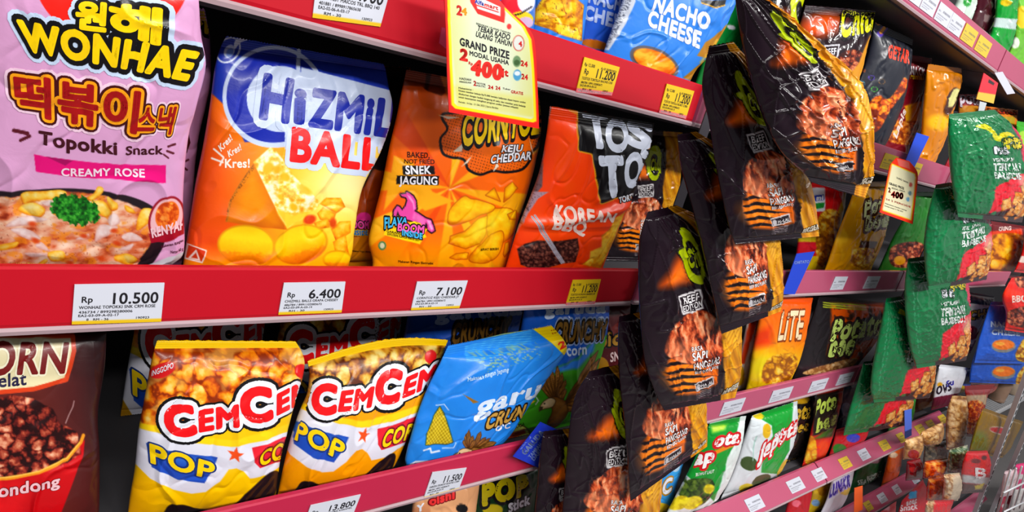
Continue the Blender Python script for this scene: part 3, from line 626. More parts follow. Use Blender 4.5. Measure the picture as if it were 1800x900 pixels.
    k.put(k.em(*pz(420, 570)[0], 22, 26, 0, 20) * .5, (255, 240, 90))
    k.ell(672, 432, 7, 8, (90, 140, 90)); k.ell(672, 432, 4, 5, (220, 220, 190))
t_corn = [
    ([piece('CORNTOZ', (813, 255), (950, 232), (4, -56), (2, -50), bold=.04)], [(.10, K_), (0, (250, 214, 30))]),
    ([piece('KEJU', (881, 267), (917, 266), (2, -12), bold=.03), piece('CHEDDAR', (862, 287), (932, 280), (2, -14), bold=.03)], [(.08, (56, 40, 36)), (0, WH)]),
    ([piece('BAKED,', (715, 276), (755, 278), 10, bold=.02), piece('NOT FRIED', (710, 287), (763, 288), 8, bold=.015)], [(0, (70, 26, 12))]),
    ([piece('SNEK', (712, 305), (756, 305), 14, bold=.03), piece('JAGUNG', (701, 323), (767, 324), 14, bold=.03)], [(0, WH)]),
    ([piece('FLAVA', (676, 402), (714, 391), (0, -20), (2, -9), bold=.03), piece('INSIDE', (707, 413), (742, 420), (0, -10), bold=.05)], [(.12, K_), (0, (86, 190, 236))]),
    ([piece('BOOM', (699, 405), (744, 410), (1, -13), bold=.04)], [(.12, K_), (0, (240, 110, 190))]),
    ([piece('GARANSI', (680, 408), (706, 413), 4), piece('EXPLOSIVE FLAVOR INSIDE OUT', (681, 413), (738, 424), 4), piece('Makanan Ringan Ekstrudat', (700, 461), (762, 465), 4), piece('BERAT BERSIH', (845, 441), (876, 439), 4)], [(0, (70, 34, 10))]),
]
bag('corn_snack_bag', 'orange corn snack bag with yellow corn puffs and pink pony emblem, behind hanging promo card', 'snack bag',
    [(716, 112, 940, 150), (712, 132, 948, 176), (704, 170, 950, 205), (698, 200, 948, 232), (684, 260, 938, 285), (670, 330, 922, 345), (656, 385, 906, 395), (648, 425, 895, 440), (655, 462, 888, 468)],
    (.078, .07), art_corn, t_corn, rest=R3, ceil=C4, tf=.028, tb=.025, seed=11, wr=.0011, seal=(.05, .04))

def art_tort(k):
    k.fill((240, 76, 18)); k.put(np.clip((fbm(k.x / 40, k.y / 50, 6) - .5), 0, .25), (250, 110, 30))
    k.poly(c3(880, 150, 960, 150, 930, 240, 900, 225), (236, 150, 24), 2)
    for p, g, c in ((1, 5.5, (226, 164, 40)), (1, 3.2, K_)):
        k.poly(c3(945, 190, 1110, 170, 1255, 260, 1250, 330, 1215, 390, 1260, 395, 1240, 480, 1195, 570, 1110, 575, 1035, 600, 1020, 470, 1000, 395, 950, 385, 945, 300), c, 1.4, g)
    # folded back panel along the left and the low front fold
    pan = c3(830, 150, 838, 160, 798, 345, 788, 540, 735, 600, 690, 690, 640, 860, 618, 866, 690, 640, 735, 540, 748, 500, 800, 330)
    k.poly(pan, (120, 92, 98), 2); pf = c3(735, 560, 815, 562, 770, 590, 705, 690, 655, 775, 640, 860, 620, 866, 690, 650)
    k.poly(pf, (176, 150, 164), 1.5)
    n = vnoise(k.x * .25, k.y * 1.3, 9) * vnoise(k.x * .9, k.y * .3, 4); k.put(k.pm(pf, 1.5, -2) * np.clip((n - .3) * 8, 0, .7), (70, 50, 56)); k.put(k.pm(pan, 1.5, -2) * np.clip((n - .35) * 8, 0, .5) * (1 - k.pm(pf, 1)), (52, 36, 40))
    st = c3(685, 800, 720, 778, 780, 765, 850, 768, 940, 757, 945, 800, 930, 855, 870, 862, 800, 882, 745, 885, 700, 865)
    k.food(k.pm(st, 2), 7, [(38, 18, 18), (78, 40, 36), (112, 66, 56), (150, 100, 84)], 5, 1.3, .25)
    for p, q in ((c3(745, 665, 870, 858)[0], c3(745, 665, 870, 858)[1]), (c3(758, 660, 878, 855)[0], c3(758, 660, 878, 855)[1])): k.line([p, q], 3.6, (206, 204, 216)); k.line([p, q], 1.0, (120, 116, 130))
    cp = c3(1135, 640, 1090, 670, 1070, 720, 1040, 745, 1035, 790, 990, 810, 985, 840, 955, 865, 1030, 880, 1090, 760)
    k.put(k.pm(cp, 3), k.ramp(fbm(k.x / 9, k.y / 9, 3, 3), [(.3, (196, 124, 20)), (.5, (232, 170, 36)), (.7, (246, 206, 80))]))
t_tort = [
    ([piece('T', (1034, 256), (1072, 258), (-8, -62), bold=.055), piece('O', (1066, 262), (1102, 266), (0, -54), bold=.05), piece('S', (1104, 252), (1140, 262), (4, -44), bold=.06)], [(0, (226, 232, 248))]),
    ([piece('T', (1060, 343), (1096, 342), (-4, -66), bold=.055), piece('O', (1098, 330), (1126, 322), (2, -56), bold=.05), piece('S', (1126, 300), (1146, 290), (2, -44), bold=.05)], [(0, (226, 232, 248))]),
    (piece('TORTILLA', (1088, 356), (1128, 344), (0, -9), bold=.05), [(.12, K_), (0, WH)]),
    ([piece('KOREAN', (972, 386), (1077, 390), (4, -26), (3, -17), bold=.045), piece('BBQ', (970, 402), (1030, 412), (2, -22), bold=.045)], [(0, (250, 226, 218))]),
]
fold = lambda u, v: -.004 * np.clip((v - .60) / .03, 0, 1) * np.exp(-np.clip(v - .6, 0, 1) / .06) + .006 * np.exp(-((v - .585 + .1 * u) / .03) ** 2)
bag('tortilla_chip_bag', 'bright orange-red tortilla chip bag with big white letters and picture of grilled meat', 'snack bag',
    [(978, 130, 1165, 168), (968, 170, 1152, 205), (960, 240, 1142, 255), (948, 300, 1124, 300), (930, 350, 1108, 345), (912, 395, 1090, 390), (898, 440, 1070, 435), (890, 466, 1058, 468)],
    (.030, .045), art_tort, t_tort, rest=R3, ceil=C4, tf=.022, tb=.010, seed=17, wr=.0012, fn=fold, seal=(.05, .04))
# ------------------------------------------------------------------ dark grilled-beef bags on the hanging strip
def art_beef(k):      # canvas 300 x 520
    k.fill((30, 18, 27)); k.put(np.clip((fbm(k.x / 60, k.y / 90, 4) - .45) * 2, 0, .4), (44, 27, 38))
    k.poly([(206, 0), (300, 0), (300, 520), (232, 520), (212, 400), (200, 240)], (206, 142, 22), 6)
    g = k.pm([(206, 0), (300, 0), (300, 520), (232, 520), (212, 400), (200, 240)], 6); n = np.sin((k.x * .7 - k.y * .35) * .22 + 2.2 * fbm(k.x / 40, k.y / 40, 8))
    k.put(g * np.clip(n - .2, 0, 1) * .6, (244, 196, 70)); k.put(g * np.clip(-n - .4, 0, 1) * .6, (140, 84, 12)); k.put(g * k.em(262, 300, 44, 60, .2, 14), (232, 178, 60))
    rd = k.em(262, 300, 44, 60, .2, 8); k.put(rd * np.clip(np.sin((k.x + k.y) * .42) - .1, 0, 1) * .7, (176, 112, 24))
    X0 = k.x; k.x = X0 + 24
    k.put(k.pm([(70, 178), (96, 150), (126, 120), (160, 104), (178, 128), (180, 168), (140, 176)], 26, 0, True), (214, 92, 18)); k.put(k.pm([(96, 170), (130, 136), (166, 120), (172, 150), (150, 166)], 24, 0, True) * .8, (246, 140, 36))
    k.poly([(60, 400), (84, 350), (160, 330), (214, 350), (214, 456), (140, 476), (76, 466)], (230, 116, 20), 12); k.put(k.em(110, 420, 50, 40, .2, 40) * .7, (250, 160, 50))
    for i in range(6):
        y = 354 + i * 21
        k.poly([(58, y + 2), (104, y - 8), (150, y + 2), (206, y + 12), (150, y + 9), (100, y + 3), (70, y + 8)], (26, 14, 20), 2)
    me = [(70, 330), (92, 284), (134, 254), (182, 250), (220, 280), (234, 330), (226, 392), (196, 408), (150, 388), (104, 372), (76, 354)]
    mm = k.pm(me, 4, 0, True)
    t = fbm(k.x / 9 + 2 * fbm(k.x / 30, k.y / 30, 2), k.y / 26 + k.x / 40, 6, 4)
    k.put(mm, k.ramp(t, [(.3, (60, 20, 14)), (.42, (146, 58, 32)), (.52, (206, 100, 60)), (.62, (236, 148, 104)), (.76, (250, 196, 156))]))
    k.put(mm * k.em(112, 346, 46, 26, .5, 24) * .6, (236, 150, 110))
    k.x = X0 + 42
    lg = [(176, 62), (206, 54), (222, 84), (226, 140), (214, 176), (194, 184), (172, 166), (160, 124), (150, 104), (166, 96)]
    k.poly(lg, (16, 12, 16), 1.5, 4, True); k.poly(lg, (190, 206, 24), 1.5, 0, True); k.ell(196, 124, 19, 40, (20, 14, 18), -.08)
    k.x = X0 + 30
    k.poly([(120, 206), (186, 196), (190, 246), (128, 254)], (230, 226, 228), 1.5); k.poly([(124, 210), (183, 201), (186, 242), (131, 249)], (36, 24, 32), 1.5)
    k.poly([(140, 442), (206, 430), (208, 456), (144, 468)], (220, 216, 218), 1.5); k.poly([(143, 445), (203, 434), (205, 453), (147, 464)], (40, 28, 36), 1.5); k.ell(154, 455, 7, 9, (200, 196, 200), 0, 1.5)
    for i in range(4): k.line([(146, 474 + i * 6), (196, 466 + i * 6)], 2, (150, 140, 144))
t_beef = [
    ([piece('BEEF', (103, 228), (148, 222), 17, bold=.02), piece('EDITION', (101, 247), (155, 239), 15, bold=.02)], [(0, (240, 236, 238))]),
    (piece('CH', (138, 144), (170, 142), 40, bold=.05), [(0, (196, 212, 26))]),
    ([piece('RASA', (116, 350), (146, 348), 12, bold=.015), piece('SAPI', (116, 374), (158, 370), 20, bold=.025), piece('PANGGANG', (116, 400), (196, 393), 20, bold=.02), piece('BEEF BBQ FLAVOR', (118, 414), (192, 407), 9, bold=.01)], [(.03, (90, 44, 36)), (0, (248, 244, 244))]),
    (piece('HALAL', (134, 458), (172, 451), 9, bold=.02), [(0, (230, 226, 228))]),
    (piece('BIGGER', (226, 500), (292, 490), 15, bold=.05), [(.08, (70, 50, 20)), (0, (214, 206, 190))]),
]
CB = (300, 520); GB = 'dark beef snack bags clipped to the hanging strip'
def beef(label, rows, Y, seed, wr=.0010, group=GB, tf=.015, cr=3.6, **kw):
    kw.setdefault('seal', (.035, .035))
    return bag('beef_snack_bag', label, 'snack bag', rows, Y, art_beef, t_beef, canvas=CB, mat='foil', group=group, seed=seed, wr=wr, tf=tf, tb=.008, ws=.7, edge=(60, 40, 30), pu=1.9, cr=cr, **kw)
beef('black beef snack bag in shadow on the shelf behind orange-red tortilla bag', [(1085, 225, 1200, 232), (1075, 300, 1196, 305), (1066, 380, 1190, 385), (1058, 466, 1180, 468)], (.19, .17), 61, group='beef bags on shelf', rest=R3, ceil=C4)
beef('lowest dark beef bag of the strip, thin dark sliver at bottom', [(955, 758, 1003, 752), (948, 800, 1030, 790), (944, 850, 1035, 845), (938, 900, 1036, 900), (932, 990, 1036, 985)], (-.025, -.028), 62)
beef('second lowest dark beef bag, yellow oval and white frame visible, cut by bottom edge', [(1036, 652, 1084, 640), (1010, 700, 1140, 690), (1000, 760, 1165, 748), (994, 830, 1165, 815), (988, 900, 1160, 890), (984, 985, 1150, 975)], (-.052, -.058), 63)
beef('third lowest dark beef bag with pointed dark bottom seal above green chip bags', [(1088, 556, 1122, 548), (1086, 610, 1190, 590), (1090, 680, 1228, 650), (1098, 750, 1240, 710), (1104, 830, 1243, 755), (1108, 882, 1243, 785)], (-.082, -.092), 64)
beef('beef bag with full yellow oval logo, hanging left of centre in the strip', [(1138, 372, 1188, 360), (1124, 420, 1252, 395), (1122, 490, 1282, 460), (1126, 570, 1300, 540), (1134, 640, 1303, 612), (1156, 700, 1300, 668), (1168, 722, 1292, 700)], (-.112, -.122), 65)
beef('beef bag hanging half hidden, ending in a dark tip over yellow bag edge', [(1190, 236, 1222, 230), (1196, 290, 1300, 280), (1212, 350, 1345, 335), (1230, 420, 1366, 400), (1246, 490, 1374, 465), (1260, 550, 1376, 525), (1268, 588, 1372, 548)], (-.142, -.152), 66)
beef('second highest beef bag of the strip, hanging straight with white frame at its middle', [(1246, 80, 1288, 72), (1234, 150, 1340, 140), (1246, 215, 1378, 208), (1258, 290, 1410, 275), (1272, 360, 1430, 345), (1284, 408, 1438, 396), (1292, 430, 1440, 416)], (-.172, -.18), 67)
beef('topmost beef bag, big and crumpled, swinging out to the right with golden side', [(1290, -22, 1314, -26), (1298, 40, 1376, 28), (1312, 110, 1450, 90), (1330, 175, 1508, 150), (1352, 232, 1530, 215), (1382, 278, 1532, 285), (1416, 308, 1528, 325), (1424, 320, 1520, 350)], (-.205, -.235), 68, wr=.0014, tf=.022)

# ------------------------------------------------------------------ green bags on the second strip
def art_green(k):     # canvas 200 x 320
    k.fill((6, 112, 66)); k.put(np.clip((fbm(k.x / 40, k.y / 60, 2) - .45) * 2, 0, .35), (16, 140, 86))
    k.poly([(84, 222), (150, 190), (200, 180), (200, 320), (70, 320)], (222, 24, 52), 2)
    k.poly([(72, 300), (120, 290), (200, 240), (200, 320), (66, 320)], (52, 26, 30), 4)
    for i, (x, y, r, a) in enumerate(((116, 272, 22, .4), (138, 298, 20, -.3), (154, 258, 26, .9), (176, 226, 24, .2), (182, 290, 26, .5), (160, 284, 20, 1.1), (188, 256, 24, .2))):
        q = [(x + r * math.cos(a + j * math.pi / 2) * (1 if j % 2 else .75), y + r * math.sin(a + j * math.pi / 2)) for j in range(4)]
        k.poly(q, (120, 60, 14), 2, 2); k.put(k.pm(q, 2), k.ramp(fbm(k.x / 7, k.y / 7, i, 3), [(.3, (196, 112, 30)), (.5, (230, 156, 70)), (.7, (246, 200, 130))]))
    k.put(k.em(176, 210, 26, 20, .3, 12) * .7, (240, 190, 170))
    k.poly([(60, 46), (92, 38), (104, 60), (112, 96), (96, 92), (90, 64)], (214, 208, 30), 2, smooth=True)
    k.ell(140, 92, 30, 22, (220, 206, 30), .2, 2); k.ell(142, 92, 14, 9, (6, 112, 66), .2, 2)
    k.poly([(180, 60), (200, 50), (200, 180), (172, 150)], (206, 60, 90), 6)
    for i in range(14): k.line([(14 + (i % 2) * 2, 40 + i * 17), (14, 50 + i * 17)], 2.2, (70, 150, 110)); k.line([(22, 42 + i * 17), (22, 49 + i * 17)], 1.6, (60, 140, 100))
    k.ell(88, 300, 7, 7, (20, 130, 80)); 
t_green = [
    (piece('ne', (90, 130), (122, 132), 26, bold=.06), [(.07, (4, 70, 44)), (0, WH)]), (piece('ro', (120, 116), (176, 118), (4, -34), bold=.09), [(.07, (4, 70, 44)), (0, (232, 214, 30))]),
    ([piece('VEGETALAMAN', (82, 152), (140, 152), 9, bold=.03), piece('TERIYAKI', (82, 176), (158, 178), 19, bold=.05), piece('BARBECUE', (82, 198), (160, 202), 17, bold=.05)], [(0, (232, 240, 236))]),
]
def green(label, rows, Y, seed, **kw):
    return bag('biscuit_snack_bag', label, 'snack bag', rows, Y, art_green, t_green, canvas=(200, 320), mat='shiny', group='green snack bags on the hanging strip', seed=seed, wr=.0011, tf=.018, tb=.008, ws=.7, cr=2.8, seal=(.04, .04), edge=(8, 92, 58), **kw)
green('lowest green snack bag, hanging in shadow beside the red and yellow chip bag', [(1518, 636, 1546, 632), (1505, 680, 1600, 668), (1490, 730, 1604, 708), (1482, 766, 1594, 748)], (-.035, -.04), 71)
green('second lowest green snack bag with brown biscuits, its seal just above the curved rail', [(1558, 524, 1582, 520), (1546, 580, 1630, 560), (1534, 640, 1644, 618), (1530, 684, 1642, 664), (1536, 708, 1634, 700)], (-.07, -.075), 72)
green('middle green snack bag of five on the strip, over the white bag', [(1596, 454, 1626, 450), (1590, 505, 1694, 488), (1592, 560, 1704, 540), (1600, 615, 1704, 598), (1612, 648, 1698, 634)], (-.105, -.11), 73)
green('second highest green snack bag, left of the yellow mushroom-puff bag', [(1645, 324, 1670, 320), (1632, 370, 1720, 352), (1624, 425, 1740, 396), (1626, 472, 1740, 450), (1632, 510, 1734, 492)], (-.14, -.145), 74)
green('topmost green snack bag, largest of its strip, white flavour lettering on front', [(1668, 200, 1748, 192), (1666, 245, 1790, 238), (1670, 300, 1802, 300), (1678, 355, 1803, 358), (1684, 382, 1796, 392)], (-.175, -.18), 75)
# ------------------------------------------------------------------ fourth shelf from top, left section
def affine(src, dst):
    A = np.hstack([np.array(src, float), np.ones((len(src), 1))]); return np.linalg.lstsq(A, np.array(dst, float), rcond=None)[0]
def warp(art, texts, here, there):
    """reuse a design drawn at `there` on a bag seen at `here`"""
    M = affine(here, there); Mi = affine(there, here)
    f = lambda p: np.array([p[0], p[1], 1.]) @ Mi
    def a2(k):
        q = np.stack([k.x, k.y, np.ones(k.x.shape)], -1) @ M; k.x, k.y = q[..., 0], q[..., 1]; art(k)
    t2 = []
    for ps, ly in texts:
        ps = [ps] if isinstance(ps, dict) else ps; n = []
        for p in ps:
            a, b = f(p['p0']), f(p['p1']); n.append(dict(p, p0=a, p1=b, u0=f(p['p0'] + p['u0']) - a, u1=f(p['p1'] + p['u1']) - b))
        t2.append((n, ly))
    return a2, t2
def art_pop(low=(242, 200, 14), pal=((140, 52, 8), (200, 92, 12), (230, 138, 24), (246, 180, 60), (250, 216, 130))):
    def f(k):
        k.fill(low); k.put(np.clip((k.y - 800) / 150, 0, .35) * np.clip((300 - k.x) / 80, 0, 1), (226, 130, 10))
        pc = [(190, 560), (580, 560), (545, 680), (500, 700), (440, 724), (370, 744), (300, 754), (243, 742), (190, 730)]
        k.food(k.pm(pc, 3), 30, pal, 4, 1.15, .2, .62)
        k.put(k.pm(pc, 3) * np.clip((fbm(k.x / 40, k.y / 30, 61, 3) - .52) * 5, 0, .5), pal[4])
        k.poly([(190, 560), (580, 560), (580, 605), (526, 611), (400, 611), (262, 613), (190, 616)], (248, 206, 22), 2)
        k.put(np.clip((.046 - k.v) * 140, 0, 1), (250, 208, 20))
        k.ell(285, 650, 24, 12, (206, 30, 34), -.38); k.ell(530, 652, 12, 12, (206, 30, 34))
        k.poly(c4(480, 592, 560, 612, 700, 650, 830, 663, 960, 640, 1090, 588, 1075, 700, 1010, 735, 960, 768, 900, 782, 878, 757, 850, 742, 822, 747, 790, 792, 740, 830, 690, 836, 620, 820, 540, 780, 480, 720), (228, 228, 240), 1.5)
        k.poly(c4(480, 592, 560, 612, 700, 650, 830, 663, 960, 640, 1090, 588, 1075, 570, 960, 610, 830, 640, 700, 628, 560, 590, 480, 575), (250, 216, 40), 3)
        k.poly(c4(524, 650, 640, 685, 782, 702, 770, 745, 735, 797, 640, 785, 545, 738), (36, 82, 178)); k.poly(c4(540, 665, 640, 697, 765, 712, 752, 742, 640, 722, 545, 690), (60, 112, 200), 12)
        st = [(413 + r * math.sin(i * math.pi / 5 + .15), 798 - r * math.cos(i * math.pi / 5 + .15)) for i in range(10) for r in ((15 if i % 2 == 0 else 6.2),)]
        k.poly(st, (232, 92, 40))
        k.poly(c4(905, 668, 960, 655, 1080, 606, 1070, 700, 935, 742, 915, 722), (214, 44, 60))
        k.poly(c4(600, 884, 650, 872, 720, 892, 790, 893, 850, 866, 910, 812, 975, 756, 1005, 765, 985, 840, 930, 870, 850, 930, 600, 960), (34, 22, 28), 2, smooth=True)
        n = np.sin((k.x + k.y * .8) * .42 + 3 * fbm(k.x / 30, k.y / 30, 3)); k.put(k.pm(c4(860, 880, 910, 822, 975, 766, 995, 775, 980, 830), 4) * np.clip(n * 2, 0, .5), (104, 64, 30))
    return f
LG = [(.19, K_), (.12, (236, 238, 246)), (0, (226, 28, 36))]
t_pop = [
    ([piece('C', (296, 764), (343, 762), (-8, -50), bold=.06), piece('EM', (352, 757), (417, 746), (0, -34), bold=.055), piece('C', (428, 740), (476, 736), (-4, -56), bold=.06), piece('EM', (488, 727), (545, 700), (0, -35), bold=.055)], LG),
    (piece('POP', (266, 812), (372, 843), (-2, -33), (5, -29), bold=.035), [(.06, (30, 60, 120)), (0, (246, 214, 24))]),
    (piece('CORN', (456, 818), (540, 792), (4, -28), bold=.035), [(.07, (120, 20, 40)), (0, (246, 214, 24))]),
    (piece('INGGOPO', (266, 660), (304, 645), 9, bold=.02), [(0, WH)]),
]
CA = [(285, 740), (530, 695), (262, 815), (413, 798), (300, 890)]
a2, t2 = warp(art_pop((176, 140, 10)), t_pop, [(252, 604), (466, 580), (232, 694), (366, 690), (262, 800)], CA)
bag('popcorn_bag', 'yellow popcorn bag standing in the shadow behind left popcorn bag', 'snack bag',
    [(248, 500, 470, 490), (238, 570, 466, 560), (222, 660, 450, 650), (206, 760, 430, 750), (190, 870, 405, 860)], (.31, .285), a2, t2, rest=R2, ceil=C3, tf=.03, tb=.03, seed=31, group='popcorn bags')
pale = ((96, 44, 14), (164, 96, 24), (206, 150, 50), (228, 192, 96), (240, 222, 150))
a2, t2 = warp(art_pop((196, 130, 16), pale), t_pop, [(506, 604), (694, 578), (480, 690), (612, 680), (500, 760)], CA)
bag('popcorn_bag', 'yellow popcorn bag standing in the shadow behind right popcorn bag', 'snack bag',
    [(500, 500, 705, 490), (492, 570, 704, 560), (478, 650, 690, 640), (462, 760, 650, 740), (450, 850, 630, 820)], (.31, .285), a2, t2, rest=R2, ceil=C3, tf=.03, tb=.03, seed=32, group='popcorn bags')
bag('popcorn_bag', 'left popcorn bag in front row, straight yellow top seal over golden popcorn picture', 'snack bag',
    [(276, 597, 519, 599), (268, 625, 532, 622), (262, 655, 534, 645), (253, 705, 519, 695), (244, 753, 506, 745), (237, 822, 492, 800), (228, 875, 484, 868), (220, 925, 470, 915)],
    (.075, .06), art_pop(), t_pop, rest=R2, ceil=C3, tf=.032, tb=.025, seed=33, wr=.0013, seal=(.05, .04), group='popcorn bags', fat=.55)
a2, t2 = warp(art_pop((240, 166, 18), pale), t_pop, [(548, 702), (748, 668), (508, 772), (640, 765), (532, 848)], CA)
bag('popcorn_bag', 'right popcorn bag in front row, wavy yellow top seal over pale popcorn picture', 'snack bag',
    [(540, 634, 788, 597), (543, 656, 778, 620), (540, 690, 756, 660), (524, 730, 738, 710), (508, 780, 712, 768), (496, 830, 690, 816), (488, 868, 672, 842)],
    (.075, .055), a2, t2, rest=R2, ceil=C3, tf=.032, tb=.025, seed=35, wr=.0014, seal=(.045, .04), group='popcorn bags', bow=.016, fat=.55)

# brown caramel popcorn pouch at the left edge
def art_choc(k):
    k.fill((64, 26, 28)); k.grad((172, 600), (60, 620), [(0, (44, 22, 26)), (.5, (78, 32, 32)), (1, (96, 40, 36))])
    lab = c4(-60, 262, 262, 268, 266, 320, 252, 380, 238, 424, 120, 458, -60, 476)
    k.poly(lab, (206, 74, 36), 1.2, 4, False); k.poly(lab, (232, 222, 184), 1.2, -4)
    b = c4(-80, 500, 40, 480, 120, 495, 190, 530, 215, 580, 280, 615, 290, 690, 240, 720, 140, 755, 20, 775, -80, 780)
    k.poly(c4(-80, 800, 60, 780, 200, 730, 305, 640, 300, 690, 255, 810, 220, 900, -80, 940), (190, 16, 26), 2); k.put(k.pm(c4(-80, 800, 60, 790, 100, 830, 60, 920, -80, 940), 20) * .5, (230, 40, 44))
    fm = k.pm(b, 3); fm = np.clip(fm + (fbm(k.x / 10, k.y / 10, 4) - .5) * 1.6 * (fm > .02) * (fm < .98), 0, 1)
    k.food(fm, 22, [(40, 10, 12), (104, 32, 28), (160, 68, 50), (206, 128, 98), (240, 190, 160)], 7, 1, .3, .6)
    k.line(c4(-80, 792, 20, 783, 140, 757, 240, 710, 290, 650, 300, 625), 6, (232, 158, 50), 2); k.line(c4(-80, 788, 20, 779, 140, 753, 240, 706, 286, 650), 2, (250, 210, 110), 2)
    k.line(c4(236, 580, 262, 520, 266, 500), 1.5, (190, 160, 160), 2)
t_choc = [
    (piece('CORN', (-72, 660), (112, 654), (6, -62), (8, -52), bold=.03), [(.05, (246, 240, 214)), (0, (120, 20, 20))]),
    (piece('cokelat', (-52, 686), (46, 676), 23, bold=.02), [(0, (40, 34, 70))]),
    (piece('Berondong', (-52, 888), (104, 852), (0, -24), (0, -18), bold=.03), [(.03, (120, 10, 20)), (0, (240, 200, 206))]),
]
bag('caramel_popcorn_bag', 'dark brown caramel popcorn bag with red bowl, cut off by left edge', 'snack bag',
    [(-150, 560, 188, 560), (-158, 640, 184, 640), (-164, 720, 172, 720), (-172, 800, 175, 800), (-180, 900, 174, 900), (-186, 960, 170, 960)], (.075, .06), art_choc, t_choc, rest=R2, ceil=C3, tf=.03, tb=.025, seed=41, wr=.0012, edge=(40, 20, 24))

# blue corn chip bags
def blade(k, p, q, w):
    p, q = np.array(p), np.array(q); d = q - p; n = np.array([-d[1], d[0]]) / np.linalg.norm(d) * w
    pts = [p - n * .6, p + d * .5 - n, p + d * .85 - n * .8, q, p + d * .85 + n * .8, p + d * .5 + n, p + n * .6]
    k.poly(pts, (58, 36, 14), 1.2, .9); k.lump(pts, [(84, 54, 22), (126, 84, 38), (168, 120, 62), (206, 160, 96)], w, 5, int(q[0]), False)
    k.line([p + d * .3, p + d * .9], .8, (70, 44, 18), 1)
def eagle(k, fans, body, head, beak, eye):
    for base, tips, w in fans:
        for t in tips: blade(k, base, t, w)
    k.poly(body, (58, 36, 14), 1.2, 1, True); k.lump(body, [(90, 58, 24), (136, 92, 42), (176, 128, 70)], 8, 5, 5)
    k.poly(head, (60, 40, 24), 1.2, 1.2, True); k.lump(head, [(190, 160, 110), (226, 200, 156), (246, 232, 204)], 6, 6, 2); k.poly(beak, (70, 56, 40), 1.2); k.ell(*eye, 1.6, 1.4, (20, 16, 14))
def art_eagle(k):
    k.fill((34, 96, 190)); k.poly(c6(560, 330, 690, 300, 790, 260, 860, 180, 980, 140, 960, 340, 780, 620, 500, 660, 470, 560), (70, 150, 40), 4)
    k.poly(c6(560, 330, 700, 300, 800, 260, 870, 170, 860, 230, 800, 300, 700, 320, 600, 350), (60, 130, 214), 6)
    eagle(k, [(c6(735, 470)[0], c6(878, 228, 884, 262, 874, 300, 858, 335, 838, 368, 820, 402, 804, 436, 780, 470), 5), (c6(712, 450)[0], c6(642, 372, 648, 345, 660, 322, 680, 304, 708, 292, 728, 320, 744, 350, 748, 390), 4.2)],
          c6(680, 430, 715, 425, 750, 450, 745, 500, 700, 545, 670, 530, 690, 480), c6(636, 474, 652, 446, 680, 428, 702, 436, 690, 462, 660, 470), c6(632, 486, 638, 462, 652, 462, 648, 474), c6(658, 450)[0])
    k.ell(*c6(540, 580)[0], 24, 20, (60, 40, 20)); k.ell(*c6(540, 580)[0], 22, 18, (196, 206, 110)); k.poly(c6(490, 580, 570, 550, 578, 570, 500, 605), (196, 80, 30))
    k.poly(c6(590, 430, 620, 440, 600, 452), (230, 200, 60)); k.line(c6(625, 425, 635, 440, 622, 455), 1.5, WH)
t_eagle = [
    (piece('garuda', c6(660, 78)[0], c6(905, 68)[0], (2, -22), bold=.05), [(0, (214, 226, 246))]),
    (piece('CRUNCHY', c6(695, 192)[0], c6(905, 175)[0], (4, -34), (4, -30), bold=.04), [(.17, (150, 170, 210)), (.10, (24, 18, 14)), (0, (132, 98, 40))]),
    (piece('corn', c6(748, 248)[0], c6(830, 242)[0], (0, -18), bold=.03), [(0, (206, 220, 240))]),
    (piece('RASA', c6(535, 552)[0], c6(572, 538)[0], 6), [(0, (40, 60, 20))]), (piece('Jagung Bakar', c6(505, 612)[0], c6(575, 590)[0], 6), [(0, (40, 60, 20))]),
]
def art_plainblue(k): k.fill((32, 88, 184)); k.grad((700, 560), (900, 620), [(0, (28, 70, 150)), (1, (44, 104, 204))])
t_pb = [(piece('garuda', c6(205, 102)[0], c6(560, 76)[0], (2, -24), bold=.05), [(0, (190, 206, 238))]), (piece('CRUNCHY', c6(270, 200)[0], c6(505, 158)[0], (4, -36), (4, -26), bold=.04), [(.15, (24, 18, 14)), (0, (118, 86, 36))])]
def art_maroon(k):
    k.fill((84, 20, 26)); k.ell(*c6(885, 300)[0], 17, 20, (176, 130, 30)); k.ell(*c6(905, 350)[0], 14, 16, (150, 90, 30)); k.poly(c6(935, 130, 965, 110, 965, 200, 935, 210), (120, 40, 34))
bag('snack_bag', 'maroon snack bag in the gap between blue eagle bag and hanging dark bags', 'snack bag', [(1040, 530, 1110, 528), (1032, 600, 1100, 600), (1018, 680, 1085, 680), (1000, 770, 1070, 765)], (.13, .12), art_maroon,
    [(piece('pic', (1053, 612), (1088, 604), (0, -26), bold=.04), [(.07, K_), (0, (196, 150, 60))]), (piece('SNA', (1073, 636), (1098, 630), 16, bold=.03), [(0, (226, 200, 200))])], rest=R2, ceil=C3, tf=.02, tb=.02, seed=43)
bag('corn_chip_bag', 'dark blue corn chip bag standing behind the folded bright blue bag', 'snack bag', [(722, 520, 922, 510), (712, 580, 912, 570), (694, 660, 890, 650), (675, 740, 865, 730), (660, 800, 850, 790)], (.22, .20), art_plainblue, t_pb, rest=R2, ceil=C3, tf=.028, tb=.02, seed=45, group='corn chip bags')
bag('corn_chip_bag', 'blue and green corn chip bag with large brown eagle, standing upright', 'snack bag', [(925, 520, 1072, 514), (915, 580, 1066, 568), (898, 650, 1050, 636), (880, 720, 1030, 700), (864, 775, 1010, 755)], (.085, .075), art_eagle, t_eagle, rest=R2, ceil=C3, tf=.028, tb=.02, seed=46, group='corn chip bags')
